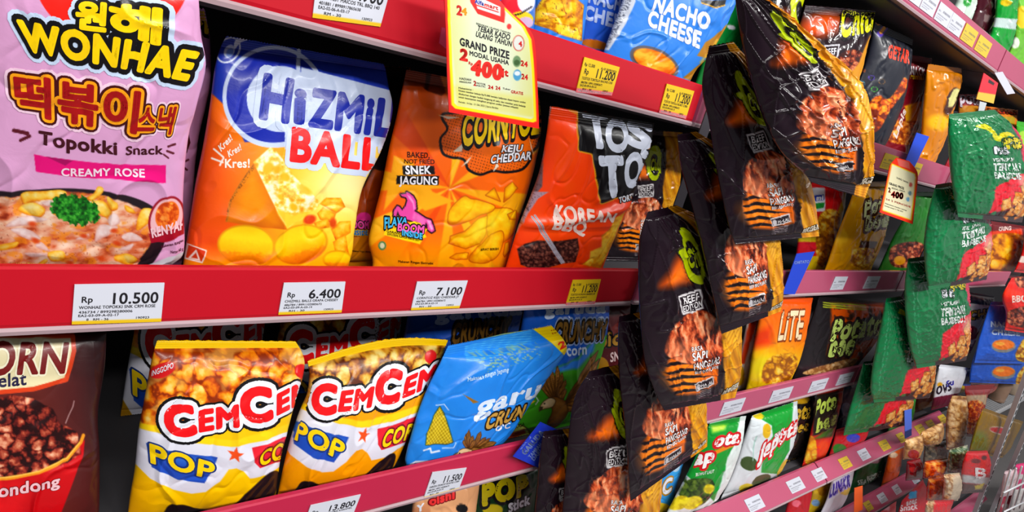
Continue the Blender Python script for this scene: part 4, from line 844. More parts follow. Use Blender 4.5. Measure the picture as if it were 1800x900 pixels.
def art_fold(k):
    k.fill((46, 136, 220)); k.put(np.clip((fbm(k.x / 30, k.y / 40, 5) - .5) * .5, 0, .2), (90, 180, 240))
    k.poly(c6(600, 132, 690, 112, 748, 170, 752, 250, 735, 245, 690, 200), (246, 216, 30), 1.4)
    for i in range(9): k.line([c6(325, 212 + i * 7)[0], c6(600, 136 + i * 8)[0]], 1.0, (96, 190, 240))
    n = vnoise(k.x * .22, k.y * .5, 3); k.put(k.pm(c6(330, 235, 620, 190, 640, 250, 400, 300), 8) * np.clip((n - .62) * 9, 0, .5), (226, 220, 120))
    co = c6(218, 460, 235, 490, 262, 600, 240, 610, 158, 616, 165, 580, 195, 500)
    k.poly(co, (30, 80, 60), 1.2, 1.5); gm = k.pm(co, 1.2); s_ = np.sin(k.x * 1.15 + k.y * .2) * np.sin(k.y * .9); k.put(gm, k.ramp(s_ * .5 + .5, [(0, (150, 128, 20)), (.5, (206, 180, 40)), (1, (232, 214, 90))]))
    k.line(c6(205, 455, 235, 448, 250, 470), 1.5, (200, 220, 250)); k.line(c6(225, 628, 265, 620, 275, 600), 1.5, (200, 220, 250)); k.line(c6(150, 640, 178, 632, 182, 650, 212, 640), 3, (226, 236, 250))
    eagle(k, [(c6(350, 640)[0], c6(378, 556, 402, 582, 428, 588, 448, 606, 440, 634, 420, 662, 396, 690), 4.4), (c6(335, 630)[0], c6(304, 590, 310, 560, 322, 542, 344, 572, 356, 590), 3.6)],
          c6(320, 640, 360, 625, 400, 645, 380, 680, 320, 700, 296, 700), c6(262, 664, 280, 640, 312, 626, 345, 636, 352, 654, 315, 660, 288, 668), c6(258, 680, 262, 660, 280, 656, 278, 668), c6(292, 646)[0])
    k.poly(c6(305, 400, 330, 410, 365, 428, 340, 432), (150, 110, 40))
    k.ell(*c6(150, 720)[0], 30, 16, (220, 226, 240), -.1); k.ell(*c6(150, 720)[0], 26, 12, (40, 90, 180), -.1)
t_fold = [
    (piece('garu', c6(350, 485)[0], c6(625, 415)[0], (8, -34), (8, -30), bold=.03), [(0, (222, 232, 248))]),
    (piece('CRUN', c6(395, 545)[0], c6(560, 505)[0], (8, -26), (6, -24), bold=.045), [(.09, (34, 24, 18)), (0, (206, 164, 84))]),
    (piece('O\'C', c6(445, 560)[0], c6(510, 548)[0], 10, bold=.03), [(0, WH)]),
    (piece('Makanan Ringan Jagung', c6(322, 345)[0], c6(485, 300)[0], 7), [(0, (200, 226, 246))]),
    (piece('RASA', c6(125, 712)[0], c6(185, 706)[0], 7, bold=.03), [(0, WH)]),
    (piece('2', c6(722, 222)[0], c6(745, 208)[0], (-4, -10), bold=.05), [(0, (220, 60, 30))]), (piece('ISI', c6(690, 162)[0], c6(718, 146)[0], (-3, -8), bold=.03), [(0, (200, 120, 30))]),
]
fl = lambda u, v: .02 * np.clip(1 - np.abs(u - .24 - .1 * v) / np.where(u < .24 + .1 * v, .2, .7), 0, 1) * np.clip(1 - v * .7, 0, 1)
bag('corn_chip_bag', 'folded bright blue corn chip bag with yellow corner, leaning forward in front row', 'snack bag',
    [(788, 606, 968, 570), (772, 640, 996, 610), (754, 676, 974, 646), (736, 720, 948, 684), (722, 766, 922, 724), (712, 806, 898, 762), (714, 822, 868, 796)],
    (.05, .055, .034, .03), art_fold, t_fold, rest=R2, ceil=C3, tf=.016, tb=.010, seed=47, wr=.0016, fn=fl, seal=(.11, .03), group='corn chip bags')

# fifth shelf from top, left section: two bags under the rail
def art_peach(k): k.fill((226, 172, 130)); k.ell(*c5(880, 885)[0], 10, 8, K_); k.poly(c5(620, 900, 740, 860, 740, 960, 600, 980), (214, 150, 110))
def art_stick(k):
    k.fill((16, 66, 30)); k.ell(*c6(440, 890)[0], 18, 10, (226, 206, 30)); k.poly(c6(345, 830, 370, 820, 360, 930, 330, 930), (200, 160, 40))
bag('snack_bag', 'peach coloured snack bag with red lettering peeking out below rail', 'snack bag', [(735, 850, 845, 835), (725, 890, 838, 880), (715, 980, 825, 970)], (.06, .05), art_peach,
    [(piece('oishi', (755, 887), (798, 876), (0, -14), bold=.05), [(.1, (120, 10, 20)), (0, (226, 60, 60))]), (piece('Y', (733, 900), (745, 897), 12, bold=.05), [(0, WH)])], rest=R1, ceil=C2, tf=.02, tb=.02, seed=51)
bag('snack_bag', 'dark green snack bag with fat yellow lettering peeking out below rail', 'snack bag', [(838, 835, 948, 815), (832, 880, 942, 868), (820, 980, 930, 970)], (.095, .085), art_stick,
    [(piece('POP', (850, 886), (925, 868), (0, -34), bold=.08), [(.12, K_), (0, (226, 206, 30))]), (piece('Stick', (893, 900), (930, 885), 16, bold=.05), [(.1, K_), (0, WH)])], rest=R1, ceil=C2, tf=.02, tb=.02, seed=52)
# ------------------------------------------------------------------ middle and right sections: smaller bags
def simple(base, *ops):
    """ops: (verb, args...) run in order on the ink"""
    def f(k):
        k.fill(base); k.put(np.clip((fbm(k.x / 18, k.y / 22, 3) - .5) * .5, 0, .2), np.minimum(np.array(base) * 1.35 + 12, 255))
        for o in ops: getattr(k, o[0])(*o[1:])
    return f
def chips(x, y, r, pal, seed=0):
    return ('food', None, x, y, r, pal, seed)
class _Ops: pass
def nibbles(k, al, cell, pal, seed): k.food(al, cell, pal, seed, 1.2, .18, .8)
Ink.nib = lambda s, pts, cell, pal, seed=0, smooth=True: s.food(s.pm(pts, 2, 0, smooth), cell, pal, seed, 1.2, .18, .8)
GOLD = [(150, 90, 14), (206, 140, 24), (240, 190, 50), (252, 226, 120)]; NUT = [(120, 50, 16), (190, 100, 30), (226, 150, 60), (244, 200, 120)]
TAN = [(150, 104, 60), (206, 160, 104), (226, 188, 136), (240, 212, 170)]; MEAT = [(60, 20, 16), (120, 46, 30), (176, 90, 60), (220, 150, 110)]
def sb(label, rows, Y, art, texts=(), rest=None, ceil=None, seed=0, name='snack_bag', **kw):
    kw.setdefault('tf', .014); kw.setdefault('tb', .008); kw.setdefault('wr', .0012); kw.setdefault('seal', (.05, .05))
    return bag(name, label, 'snack bag', rows, Y, art, texts, rest=rest, ceil=ceil, seed=seed, **kw)

# second shelf from top, left section (above the tall red rail)
c5b = Q(880, 0, 4.09)
def art_shapes(k):
    k.fill((60, 120, 200)); k.ell(905, 8, 26, 18, (226, 36, 60)); k.ell(925, 2, 16, 20, (226, 226, 240)); k.ell(916, 34, 22, 14, (236, 206, 40)); k.ell(924, 40, 14, 10, (206, 180, 210)); k.line([(890, 30), (915, 24), (935, 12)], 3, K_)
sb('colourful snack bag end behind the hanging promo card, beside nacho picture bag', [(885, -110, 958, -100), (872, 0, 940, 0), (868, 30, 936, 50)], .07, art_shapes, rest=R4, ceil=C5, seed=101)
def art_nach(k):
    k.fill((58, 130, 216))
    for p, s_ in ((c5b(240, 90, 300, 0, 480, -60, 600, 40, 580, 290, 480, 250, 330, 200, 235, 170), 1), (c5b(235, 150, 400, 170, 560, 200, 585, 292, 440, 250), 2), (c5b(320, 10, 420, -30, 470, 110, 350, 130), 3)):
        k.poly(p, (170, 100, 10), 1.5, 1); m_ = k.pm(p, 2); k.put(m_, k.ramp(fbm(k.x / 12, k.y / 9, s_, 4), [(.28, (190, 116, 14)), (.45, (232, 172, 30)), (.62, (250, 212, 60))]))
        k.put(m_ * np.clip((vnoise(k.x / 2.2, k.y / 2.2, s_) - .8) * 8, 0, 1), (110, 60, 14))
sb('blue snack bag with big yellow nacho chips pictured, above the tall red rail', [(950, -110, 1052, -100), (940, 0, 1030, 0), (932, 50, 1020, 74)], .075, art_nach, rest=R4, ceil=C5, seed=102, tf=.02)
sb('deep blue nacho cheese bag squeezed between two brighter blue bags', [(1045, -110, 1120, -105), (1024, 0, 1102, 2), (1018, 60, 1075, 80)], .085, simple((44, 92, 190), ('ell', 1046, 78, 24, 8, (190, 110, 24), .2)),
   [([piece('NACHO', (1034, 3), (1105, 24), (3, -24), bold=.05), piece('CHEESE', (1026, 32), (1112, 58), (3, -23), bold=.05)], [(0, (176, 190, 224))])], rest=R4, ceil=C5, seed=103)
def art_dip(k):
    k.fill((60, 134, 218)); k.poly(c5b(850, 0, 960, -40, 970, 10, 900, 170, 780, 360, 730, 360, 800, 150), (206, 212, 224), 1.5)
    n = vnoise(k.x * .3, k.y * 1.2, 9); k.put(k.pm(c5b(860, 0, 940, 0, 890, 130, 770, 340, 745, 340, 810, 150), 3) * np.clip((n - .5) * 9, 0, .8), (70, 76, 96))
    k.ell(*c5b(1105, 445)[0], 46, 24, (96, 96, 106), .42); k.ell(*c5b(1105, 450)[0], 41, 19, (70, 60, 60), .42)
    m_ = k.em(*c5b(1108, 445)[0], 40, 19, .42, 2); k.put(m_, k.ramp(fbm(k.x / 20, k.y / 8, 4, 3), [(.3, (214, 100, 8)), (.5, (246, 142, 20)), (.7, (255, 190, 70))]))
    k.poly(c5b(1640, 160, 1540, 260, 1470, 310, 1410, 400, 1480, 420, 1380, 500, 1310, 560, 1420, 600, 1700, 400), (176, 126, 40), 2); k.put(k.pm(c5b(1600, 220, 1440, 430, 1340, 560, 1700, 400), 4) * np.clip((fbm(k.x / 9, k.y / 9, 2) - .45) * 4, 0, .7), (226, 186, 70))
    k.poly(c5b(1440, 0, 1620, 0, 1610, 40, 1540, 60, 1450, 30), K_); k.line(c5b(1445, 20, 1540, 55, 1610, 38), 2, (226, 180, 40))
sb('bright blue nacho cheese bag with orange dip bowl, beside the hanging black bags', [(1125, -120, 1330, -110), (1094, 0, 1288, 10), (1072, 60, 1248, 90), (1060, 95, 1214, 132)], .05, art_dip,
   [([piece('NACHO', (1147, 17), (1244, 52), (7, -26), (4, -27), bold=.05), piece('CHEESE', (1138, 43), (1228, 84), (5, -25), (4, -27), bold=.05)], [(0, (226, 230, 246))])], rest=R4, ceil=C5, seed=104, tf=.022)
sb('green bag sliver between bright blue nacho bag and topmost black bag', [(1268, -60, 1330, -60), (1252, 20, 1312, 22), (1240, 90, 1300, 96)], .12, simple((20, 130, 60), ('ell', 1285, 48, 8, 4, WH, .3)), rest=R4, ceil=C5, seed=105)
# middle section, second shelf from top
def art_tt(k):
    k.fill((30, 22, 28)); k.ell(1362, 40, 34, 18, (206, 84, 20), -.3, 20); k.poly([(1392, -10), (1412, -16), (1420, 12), (1410, 44), (1396, 58), (1390, 30)], (200, 210, 26), 1.5, smooth=True); k.ell(1405, 20, 6, 18, K_)
sb('dark snack bag with white lettering and yellow-green oval at top, behind topmost black bag', [(1350, -90, 1432, -95), (1328, 0, 1412, 0), (1300, 90, 1388, 92), (1285, 140, 1370, 150)], .07, art_tt, [(piece('TT', (1334, 28), (1376, 8), (3, -30), bold=.042), [(.09, K_), (0, (216, 206, 200))])], rest=R4, ceil=C5, seed=106, mat='foil')
def art_top(k):
    k.fill((42, 26, 34)); k.ell(1442, 45, 36, 18, (226, 90, 16), -.2, 20); k.poly([(1450, 80), (1475, 78), (1472, 112), (1444, 114)], WH, 1, .5); k.poly([(1451, 82), (1473, 80), (1470, 110), (1446, 112)], (42, 26, 34))
    k.nib([(1455, 120), (1490, 88), (1520, 100), (1500, 150), (1460, 160)], 12, MEAT, 4); k.poly([(1530, 60), (1545, 70), (1515, 150), (1480, 190), (1488, 140), (1510, 110)], (224, 160, 40), 3); k.poly([(1455, 150), (1490, 140), (1500, 170), (1450, 190)], (226, 110, 24), 5)
sb('dark bag with yellow script lettering and white frame, behind topmost hanging bag', [(1432, -80, 1560, -70), (1418, 0, 1542, 10), (1396, 80, 1518, 100), (1376, 170, 1490, 190)], .06, art_top,
   [(piece('Chita', (1476, 64), (1540, 50), (4, -50), bold=.048), [(.10, K_), (0, (214, 214, 36))]), ([piece('BEEF', (1451, 97), (1469, 95), 11, bold=.03), piece('EDITION', (1448, 109), (1471, 107), 9, bold=.03)], [(0, WH)])], rest=R4, ceil=C5, seed=107, mat='foil', tf=.02)
c7 = Q(1480, 0, 3)
def art_neon(k):
    k.fill((26, 30, 44)); k.line(c7(170, 80, 200, 120, 260, 60, 300, 40), 5, (90, 60, 170), 1.5); k.line(c7(200, 180, 290, 60), 11, (90, 60, 170)); k.line(c7(175, 100, 190, 125, 230, 110), 6, (240, 170, 30)); k.line(c7(205, 170, 285, 65), 6, (240, 170, 30))
    for x, y, c in ((105, 370, (206, 110, 30)), (155, 410, (110, 80, 200)), (100, 440, (90, 170, 190)), (170, 470, (90, 200, 70)), (100, 510, (200, 80, 110)), (210, 430, (150, 110, 60))):
        x, y = c7(x, y)[0]; k.put(np.clip(.9 - np.abs(np.hypot(k.x - x, (k.y - y) * 1.3) - 5.5) / 1.2, 0, 1), c)
    k.nib(c7(140, 560, 190, 500, 250, 520, 330, 410, 335, 470, 260, 580, 200, 680, 150, 690), 14, [(120, 40, 10), (206, 90, 20), (240, 150, 30), (250, 190, 70)], 4)
sb('dark navy snack bag with neon doodles and red lettering, second shelf from top', [(1558, -10, 1622, 40), (1540, 30, 1606, 62), (1520, 110, 1596, 128), (1494, 175, 1584, 180), (1486, 222, 1562, 236)], .075, art_neon,
   [(piece('GETAR', c7(240, 300)[0], c7(352, 335)[0], (2, -22), bold=.042), [(0, (232, 70, 36))])], rest=R4, ceil=C5, seed=108, tf=.022)
def art_mar(k): k.fill((120, 14, 34)); k.nib(c7(180, 700, 240, 600, 330, 640, 420, 560, 430, 740, 300, 760), 10, NUT, 3); k.poly(c7(330, 560, 430, 530, 420, 640, 340, 640), (230, 170, 30), 3)
sb('maroon noodle snack bag between navy neon bag and gold foil bag', [(1598, 88, 1640, 96), (1582, 150, 1630, 150), (1560, 200, 1622, 205), (1540, 236, 1612, 246)], .105, art_mar,
   [(piece('SNACK', c7(345, 390)[0], c7(440, 400)[0], 14, bold=.042), [(.05, (90, 10, 20)), (0, (236, 226, 230))]), (piece('ramai', c7(360, 415)[0], c7(430, 420)[0], 9, bold=.05), [(0, (246, 214, 40))]), (piece('Lapis', c7(290, 730)[0], c7(340, 590)[0], (-6, -8), bold=.04), [(0, (240, 220, 214))])], rest=R4, ceil=C5, seed=109)
sb('gold foil snack bag with folded top, second shelf from top', [(1636, 84, 1690, 96), (1628, 130, 1690, 135), (1622, 190, 1676, 190), (1616, 250, 1656, 252)], .06, simple((206, 132, 20), ('ell', 1672, 178, 10, 26, (70, 30, 20), .4), ('ell', 1676, 172, 6, 18, (220, 214, 150), .4), ('ell', 1650, 215, 20, 14, (244, 190, 30), 0, 8)), rest=R4, ceil=C5, seed=110, mat='shiny', wr=.0022)
sb('red snack bag with white lettering behind the red clip card', [(1688, 130, 1735, 130), (1684, 190, 1728, 190), (1678, 250, 1720, 250)], .12, simple((150, 20, 40), ('poly', [(1684, 185), (1725, 185), (1724, 198), (1684, 198)], (200, 140, 40))), [(piece('pota', (1688, 180), (1724, 184), 20, bold=.042), [(.06, (110, 20, 30)), (0, (226, 216, 226))])], rest=R4, ceil=C5, seed=111)
sb('orange snack bag with red lettering behind topmost green bag', [(1738, 158, 1792, 166), (1730, 200, 1788, 206), (1726, 260, 1782, 260)], .085, simple((230, 140, 40), ('poly', [(1735, 205), (1785, 205), (1783, 222), (1733, 220)], (196, 170, 40)), ('ell', 1760, 170, 20, 8, (120, 60, 30))), [(piece('asuka', (1734, 196), (1790, 200), 20, bold=.042), [(.06, (70, 20, 16)), (0, (232, 80, 40))])], rest=R4, ceil=C5, seed=112)
sb('fresh green snack bag at right edge behind topmost green hanging bag', [(1788, 170, 1850, 180), (1786, 240, 1846, 250), (1782, 320, 1840, 330)], .05, simple((70, 170, 50), ('ell', 1800, 250, 14, 20, (170, 210, 80))), rest=R4, ceil=C5, seed=113)
# top shelf, right
for lb, rows, bs, ops in (
    ('green-white snack bag leftmost on the top shelf', [(1690, -90, 1716, -80), (1684, -20, 1712, -10), (1680, 6, 1708, 24)], (210, 226, 216), (('ell', 1700, 2, 8, 10, (40, 150, 60)),)),
    ('dark maroon snack bag on the top shelf', [(1722, -90, 1756, -70), (1716, 0, 1750, 10), (1710, 28, 1742, 54)], (70, 20, 34), (('poly', [(1731, 25), (1742, 27), (1740, 40), (1730, 38)], (130, 110, 110)),)),
    ('green and white snack bag right of the dark maroon bag on top shelf', [(1762, -90, 1800, -70), (1752, 0, 1786, 10), (1744, 52, 1776, 76)], (24, 150, 60), (('poly', [(1740, 30), (1790, 34), (1786, 52), (1738, 46)], (200, 216, 214)), ('ell', 1768, 5, 8, 6, (230, 200, 40)))),
    ('pale green crumpled snack bag at right end of the top shelf', [(1798, -90, 1860, -70), (1788, 0, 1840, 10), (1778, 80, 1826, 106)], (120, 186, 70), (('ell', 1796, 30, 10, 20, (230, 206, 60)), ('ell', 1784, 75, 8, 10, (226, 236, 220))))):
    sb(lb, rows, .03 + .025 * (len(lb) % 3), simple(bs, *ops), rest=TOPZ[5], seed=len(lb), mat='shiny', wr=.0018)
# middle section, third shelf from top
c8 = Q(1480, 240, 2.8125)
def art_indo(k):
    k.fill((226, 200, 40)); k.poly([(1420, 318), (1490, 318), (1480, 350), (1470, 386), (1425, 386)], (206, 24, 34), 2); k.poly([(1428, 330), (1450, 330), (1452, 372), (1432, 372)], (230, 232, 240), 1.5); k.poly([(1432, 344), (1449, 342), (1449, 352), (1433, 354)], (30, 60, 170)); k.poly([(1433, 358), (1450, 356), (1449, 366), (1434, 368)], (30, 150, 60))
    k.poly([(1400, 425), (1440, 425), (1436, 450), (1396, 450)], (200, 30, 50), 2); k.nib([(1440, 380), (1476, 376), (1462, 460), (1436, 460)], 12, GOLD, 5)
sb('yellow and red noodle-flavour snack bag below the topmost black bags', [(1428, 318, 1490, 322), (1415, 360, 1482, 370), (1404, 410, 1470, 420), (1396, 466, 1456, 468)], .08, art_indo, [(piece('mi', (1436, 352), (1447, 351), 8, bold=.05), [(0, WH)])], rest=R3, ceil=C4, seed=121)
def art_gp(k):
    k.fill((214, 156, 24)); k.put(np.clip((fbm(k.x / 14, k.y / 30, 3) - .5) * 3, 0, .6), (244, 200, 70)); k.poly(c8(95, 515, 178, 520, 160, 555, 85, 550), (70, 36, 16)); k.nib(c8(60, 560, 160, 560, 140, 640, 50, 640), 9, GOLD, 3)
sb('gold foil snack bag with green-white bubble letters beside far promo card', [(1508, 312, 1568, 308), (1492, 360, 1564, 366), (1470, 415, 1552, 420), (1452, 468, 1532, 468)], .038, art_gp,
   [([piece('Pota', c8(110, 395)[0], c8(225, 350)[0], (3, -26), bold=.05), piece('bee', c8(115, 465)[0], c8(225, 440)[0], (3, -26), bold=.05)], [(.13, (70, 30, 20)), (0, (216, 222, 170))])], rest=R3, ceil=C4, seed=122, mat='shiny')
sb('dark green snack bag with meat picture, standing under far promo card', [(1606, 330, 1650, 330), (1590, 380, 1640, 380), (1568, 420, 1632, 430), (1546, 468, 1622, 468)], .06, simple((40, 120, 40), ('nib', [(1566, 436), (1600, 425), (1625, 432), (1618, 466), (1570, 468)], 9, MEAT, 3), ('ell', 1582, 458, 10, 8, (226, 160, 20)), ('line', [(1566, 400), (1556, 440)], 5, (150, 170, 160))), rest=R3, ceil=C4, seed=123)
# middle section, fourth shelf from top
c9 = Q(1240, 480, 3.75)
sb('white and orange snack bag sliver left of the orange bag', [(1314, 560, 1344, 556), (1302, 620, 1334, 616), (1286, 690, 1320, 682)], .06, simple((236, 220, 210), ('poly', [(1318, 560), (1330, 560), (1310, 640), (1300, 640)], (232, 80, 30)), ('ell', 1300, 660, 10, 18, (240, 190, 40))), rest=R2, ceil=C3, seed=131)
def art_lite(k):
    k.grad((1380, 515), (1350, 680), [(0, (238, 96, 14)), (.45, (246, 130, 10)), (.62, (250, 180, 20)), (.8, (248, 206, 30)), (1, (206, 176, 30))])
    k.ell(*c9(390, 620)[0], 24, 22, (236, 214, 30), 0, 16); k.poly(c9(290, 400, 430, 350, 440, 470, 300, 500), (222, 70, 14), 14); k.nib(c9(420, 560, 600, 540, 560, 700, 380, 720), 14, GOLD, 3)
sb('orange to yellow potato chip bag with tall thin white letters', [(1342, 508, 1432, 510), (1334, 560, 1420, 566), (1322, 620, 1406, 622), (1312, 680, 1390, 664)], .03, art_lite,
   [(piece('LiTE', c9(478, 440)[0], c9(625, 432)[0], (8, -50), bold=.02), [(.05, (140, 70, 20)), (0, (250, 226, 190))])], rest=R2, ceil=C3, seed=132, tf=.02)
def art_bp(k):
    k.fill((34, 28, 32)); k.poly(c9(830, 200, 1180, 190, 1160, 420, 1080, 590, 900, 560, 800, 540, 830, 380), (206, 90, 16), 6); k.put(k.pm(c9(830, 200, 1180, 190, 1160, 420, 1080, 590, 900, 560), 6) * np.clip((fbm(k.x / 9, k.y / 9, 3) - .5) * 6, 0, .9), (40, 26, 24))
    for i in range(3): k.line([c9(780, 196 + i * 14)[0], c9(1060, 214 + i * 14)[0]], 1.8, (190, 200, 60))
    k.nib(c9(640, 660, 800, 600, 1000, 560, 940, 640, 800, 670), 10, TAN, 3)
sb('black snack bag with pale green bubble letters and orange flames', [(1440, 520, 1566, 532), (1428, 555, 1558, 562), (1410, 605, 1538, 600), (1394, 664, 1506, 642)], .035, art_bp,
   [([piece('Potato', c9(822, 440)[0], c9(1160, 400)[0], (9, -34), (9, -40), bold=.048), piece('bee', c9(810, 545)[0], c9(960, 530)[0], (9, -36), bold=.05)], [(.11, (44, 26, 24)), (0, (206, 226, 130))])], rest=R2, ceil=C3, seed=133, tf=.02)
# middle section, fifth shelf from top
ca = Q(1130, 660, 3.75)
sb('light blue snack bag with white letter peeking beside dark beef bag', [(1172, 790, 1212, 778), (1156, 840, 1192, 834), (1138, 905, 1176, 905), (1120, 960, 1160, 960)], .055, simple((70, 160, 226), ('ell', 1160, 898, 22, 14, (240, 206, 60)), ('ell', 1150, 868, 8, 12, (206, 30, 40)), ('ell', 1186, 815, 10, 14, (190, 216, 236))), [(piece('C', ca(130, 790)[0], ca(185, 765)[0], (2, -26), bold=.042), [(.08, (180, 140, 40)), (0, (236, 240, 250))])], rest=R1, ceil=C2, seed=141)
def art_jap(k):
    k.fill((232, 240, 238)); k.poly(ca(430, 320, 640, 270, 610, 450, 560, 540, 520, 700, 470, 830, 400, 760, 280, 650, 290, 560, 380, 480), (20, 150, 56), 2); k.poly(ca(450, 330, 560, 320, 540, 360, 460, 380), (196, 226, 90), 6)
    k.food(k.pm(ca(235, 760, 290, 690, 370, 680, 460, 690, 465, 780, 380, 860, 300, 830, 250, 800), 2, 0, True), 12, [(30, 50, 16), (56, 80, 26), (84, 108, 40), (120, 140, 60)], 4)
    for x, y, rx, ry in ((235, 840, 20, 12), (330, 840, 18, 11), (440, 750, 10, 8)): 
        x, y = ca(x, y)[0]; m_ = k.em(x, y, rx, ry, -.3, 2); k.put(m_, k.ramp(fbm(k.x / 7, k.y / 7, 3, 3), [(.3, (200, 180, 20)), (.6, (240, 226, 60))]))
    k.ell(*ca(245, 670)[0], 10, 9, (80, 100, 50)); k.poly(ca(470, 500, 610, 430, 600, 470, 480, 520), (226, 140, 30), 2)
t_jap = [([piece('Jap', ca(285, 600)[0], ca(455, 565)[0], (6, -24), bold=.05), piece('ota', ca(470, 470)[0], ca(625, 440)[0], (6, -22), bold=.05)], [(.12, (196, 24, 36)), (0, (246, 244, 244))]), (piece('RUMPUT LAUT', ca(345, 665)[0], ca(465, 640)[0], (1, -6), bold=.03), [(0, (226, 240, 226))])]
sb('green and white seaweed chip bag, left of the crumpled white one', [(1248, 742, 1312, 730), (1228, 790, 1298, 786), (1204, 840, 1278, 842), (1170, 905, 1252, 884), (1150, 960, 1240, 930)], .024, art_jap, t_jap, rest=R1, ceil=C2, seed=142, tf=.025, group='seaweed chip bags')
def art_jap2(k):
    k.fill((226, 232, 236)); k.poly(ca(720, 250, 990, 170, 985, 330, 960, 500, 890, 650, 780, 640, 790, 500, 860, 400, 850, 330), (24, 156, 60), 2); k.ell(*ca(815, 365)[0], 8, 13, (226, 186, 40)); k.ell(*ca(760, 265)[0], 10, 6, (226, 206, 50), .3); k.ell(*ca(700, 580)[0], 15, 12, (70, 90, 50), .2); k.ell(*ca(690, 745)[0], 15, 9, (230, 214, 40)); k.ell(*ca(780, 690)[0], 18, 9, (60, 90, 40), -.4)
    k.ell(*ca(930, 640)[0], 10, 26, (230, 190, 80), .4); k.line(ca(750, 400, 730, 480, 725, 560), 2, (170, 206, 196))
sb('white and green seaweed chip bag, crumpled at its base, with red-edged letters', [(1322, 730, 1402, 704), (1306, 775, 1396, 762), (1288, 828, 1376, 815), (1264, 882, 1362, 846), (1250, 930, 1345, 890)], .030, art_jap2,
   [(piece('Japota', ca(760, 562)[0], ca(1020, 360)[0], (7, -28), (7, -28), bold=.05), [(.11, (206, 24, 36)), (0, (246, 244, 244))]), (piece('SNACK', ca(870, 420)[0], ca(935, 375)[0], 8, bold=.05), [(.05, (200, 24, 36)), (0, WH)])], rest=R1, ceil=C2, seed=143, tf=.026, group='seaweed chip bags')
sb('black and gold potato snack bag behind crumpled white seaweed bag', [(1392, 700, 1434, 690), (1386, 745, 1430, 735), (1374, 790, 1418, 780), (1360, 840, 1404, 822)], .06, simple((30, 26, 26), ('ell', 1408, 700, 16, 10, (190, 150, 40)), ('nib', [(1368, 820), (1405, 812), (1402, 835), (1364, 845)], 8, GOLD, 2)),
   [([piece('pota', ca(960, 300)[0], ca(1100, 275)[0], (4, -26), bold=.05), piece('bee', ca(980, 380)[0], ca(1085, 360)[0], (4, -18), bold=.05)], [(.10, K_), (0, (206, 170, 60))]), (piece('A TRUFFLE', ca(925, 590)[0], ca(1030, 560)[0], 6, bold=.02), [(0, (206, 170, 60))])], rest=R1, ceil=C2, seed=144, mat='foil')
def art_rp(k):
    k.fill((214, 40, 24)); k.poly(ca(1120, 130, 1290, 100, 1270, 340, 1120, 400), (36, 30, 24), 4); k.poly(ca(1130, 420, 1250, 400, 1260, 350, 1230, 340), (90, 150, 40), 5); k.nib(ca(1080, 420, 1130, 410, 1150, 520, 1120, 575, 1070, 570), 16, [(206, 130, 10), (240, 170, 20), (250, 200, 50), (255, 226, 110)], 3); k.ell(*ca(1190, 480)[0], 10, 16, (240, 80, 30), .3, 6)
sb('red potato snack bag with pale green bubble letters on black top', [(1436, 692, 1484, 680), (1430, 735, 1474, 724), (1420, 780, 1462, 768), (1410, 820, 1450, 806)], .028, art_rp,
   [([piece('Pota', ca(1128, 270)[0], ca(1265, 210)[0], (4, -28), bold=.05), piece('bee', ca(1140, 375)[0], ca(1270, 315)[0], (4, -24), bold=.05)], [(.12, (40, 30, 24)), (0, (206, 226, 110))])], rest=R1, ceil=C2, seed=145)
sb('dark blue snack bag in shadow right of the red potato bag', [(1478, 672, 1520, 660), (1474, 715, 1512, 705), (1464, 780, 1502, 770)], .09, simple((28, 44, 84), ('ell', 1488, 720, 10, 12, (120, 140, 170))), rest=R1, ceil=C2, seed=146)
sb('small red and green snack bag low on the shelf below lowest green hanging bag', [(1470, 755, 1530, 735), (1464, 780, 1524, 762), (1456, 806, 1512, 788)], .02, simple((190, 30, 44), ('ell', 1476, 790, 12, 10, (50, 130, 50)), ('ell', 1500, 770, 12, 8, (60, 80, 190))), rest=R1, ceil=C2, seed=147)
for lb, rows, bs in (('green snack bag half hidden by the third-section curved rail', [(1570, 700, 1610, 690), (1566, 730, 1606, 722), (1560, 765, 1600, 750)], (40, 140, 50)), ('brown snack bag beside green hanging bags above the right curved rail', [(1612, 690, 1650, 680), (1608, 715, 1646, 706), (1602, 745, 1640, 730)], (150, 90, 60))):
    sb(lb, rows, .02 + .04 * ('brown' in lb), simple(bs, ('ell', rows[1][0] + 18, rows[1][1], 12, 9, (220, 190, 140))), rest=R1, ceil=C2, seed=len(lb))
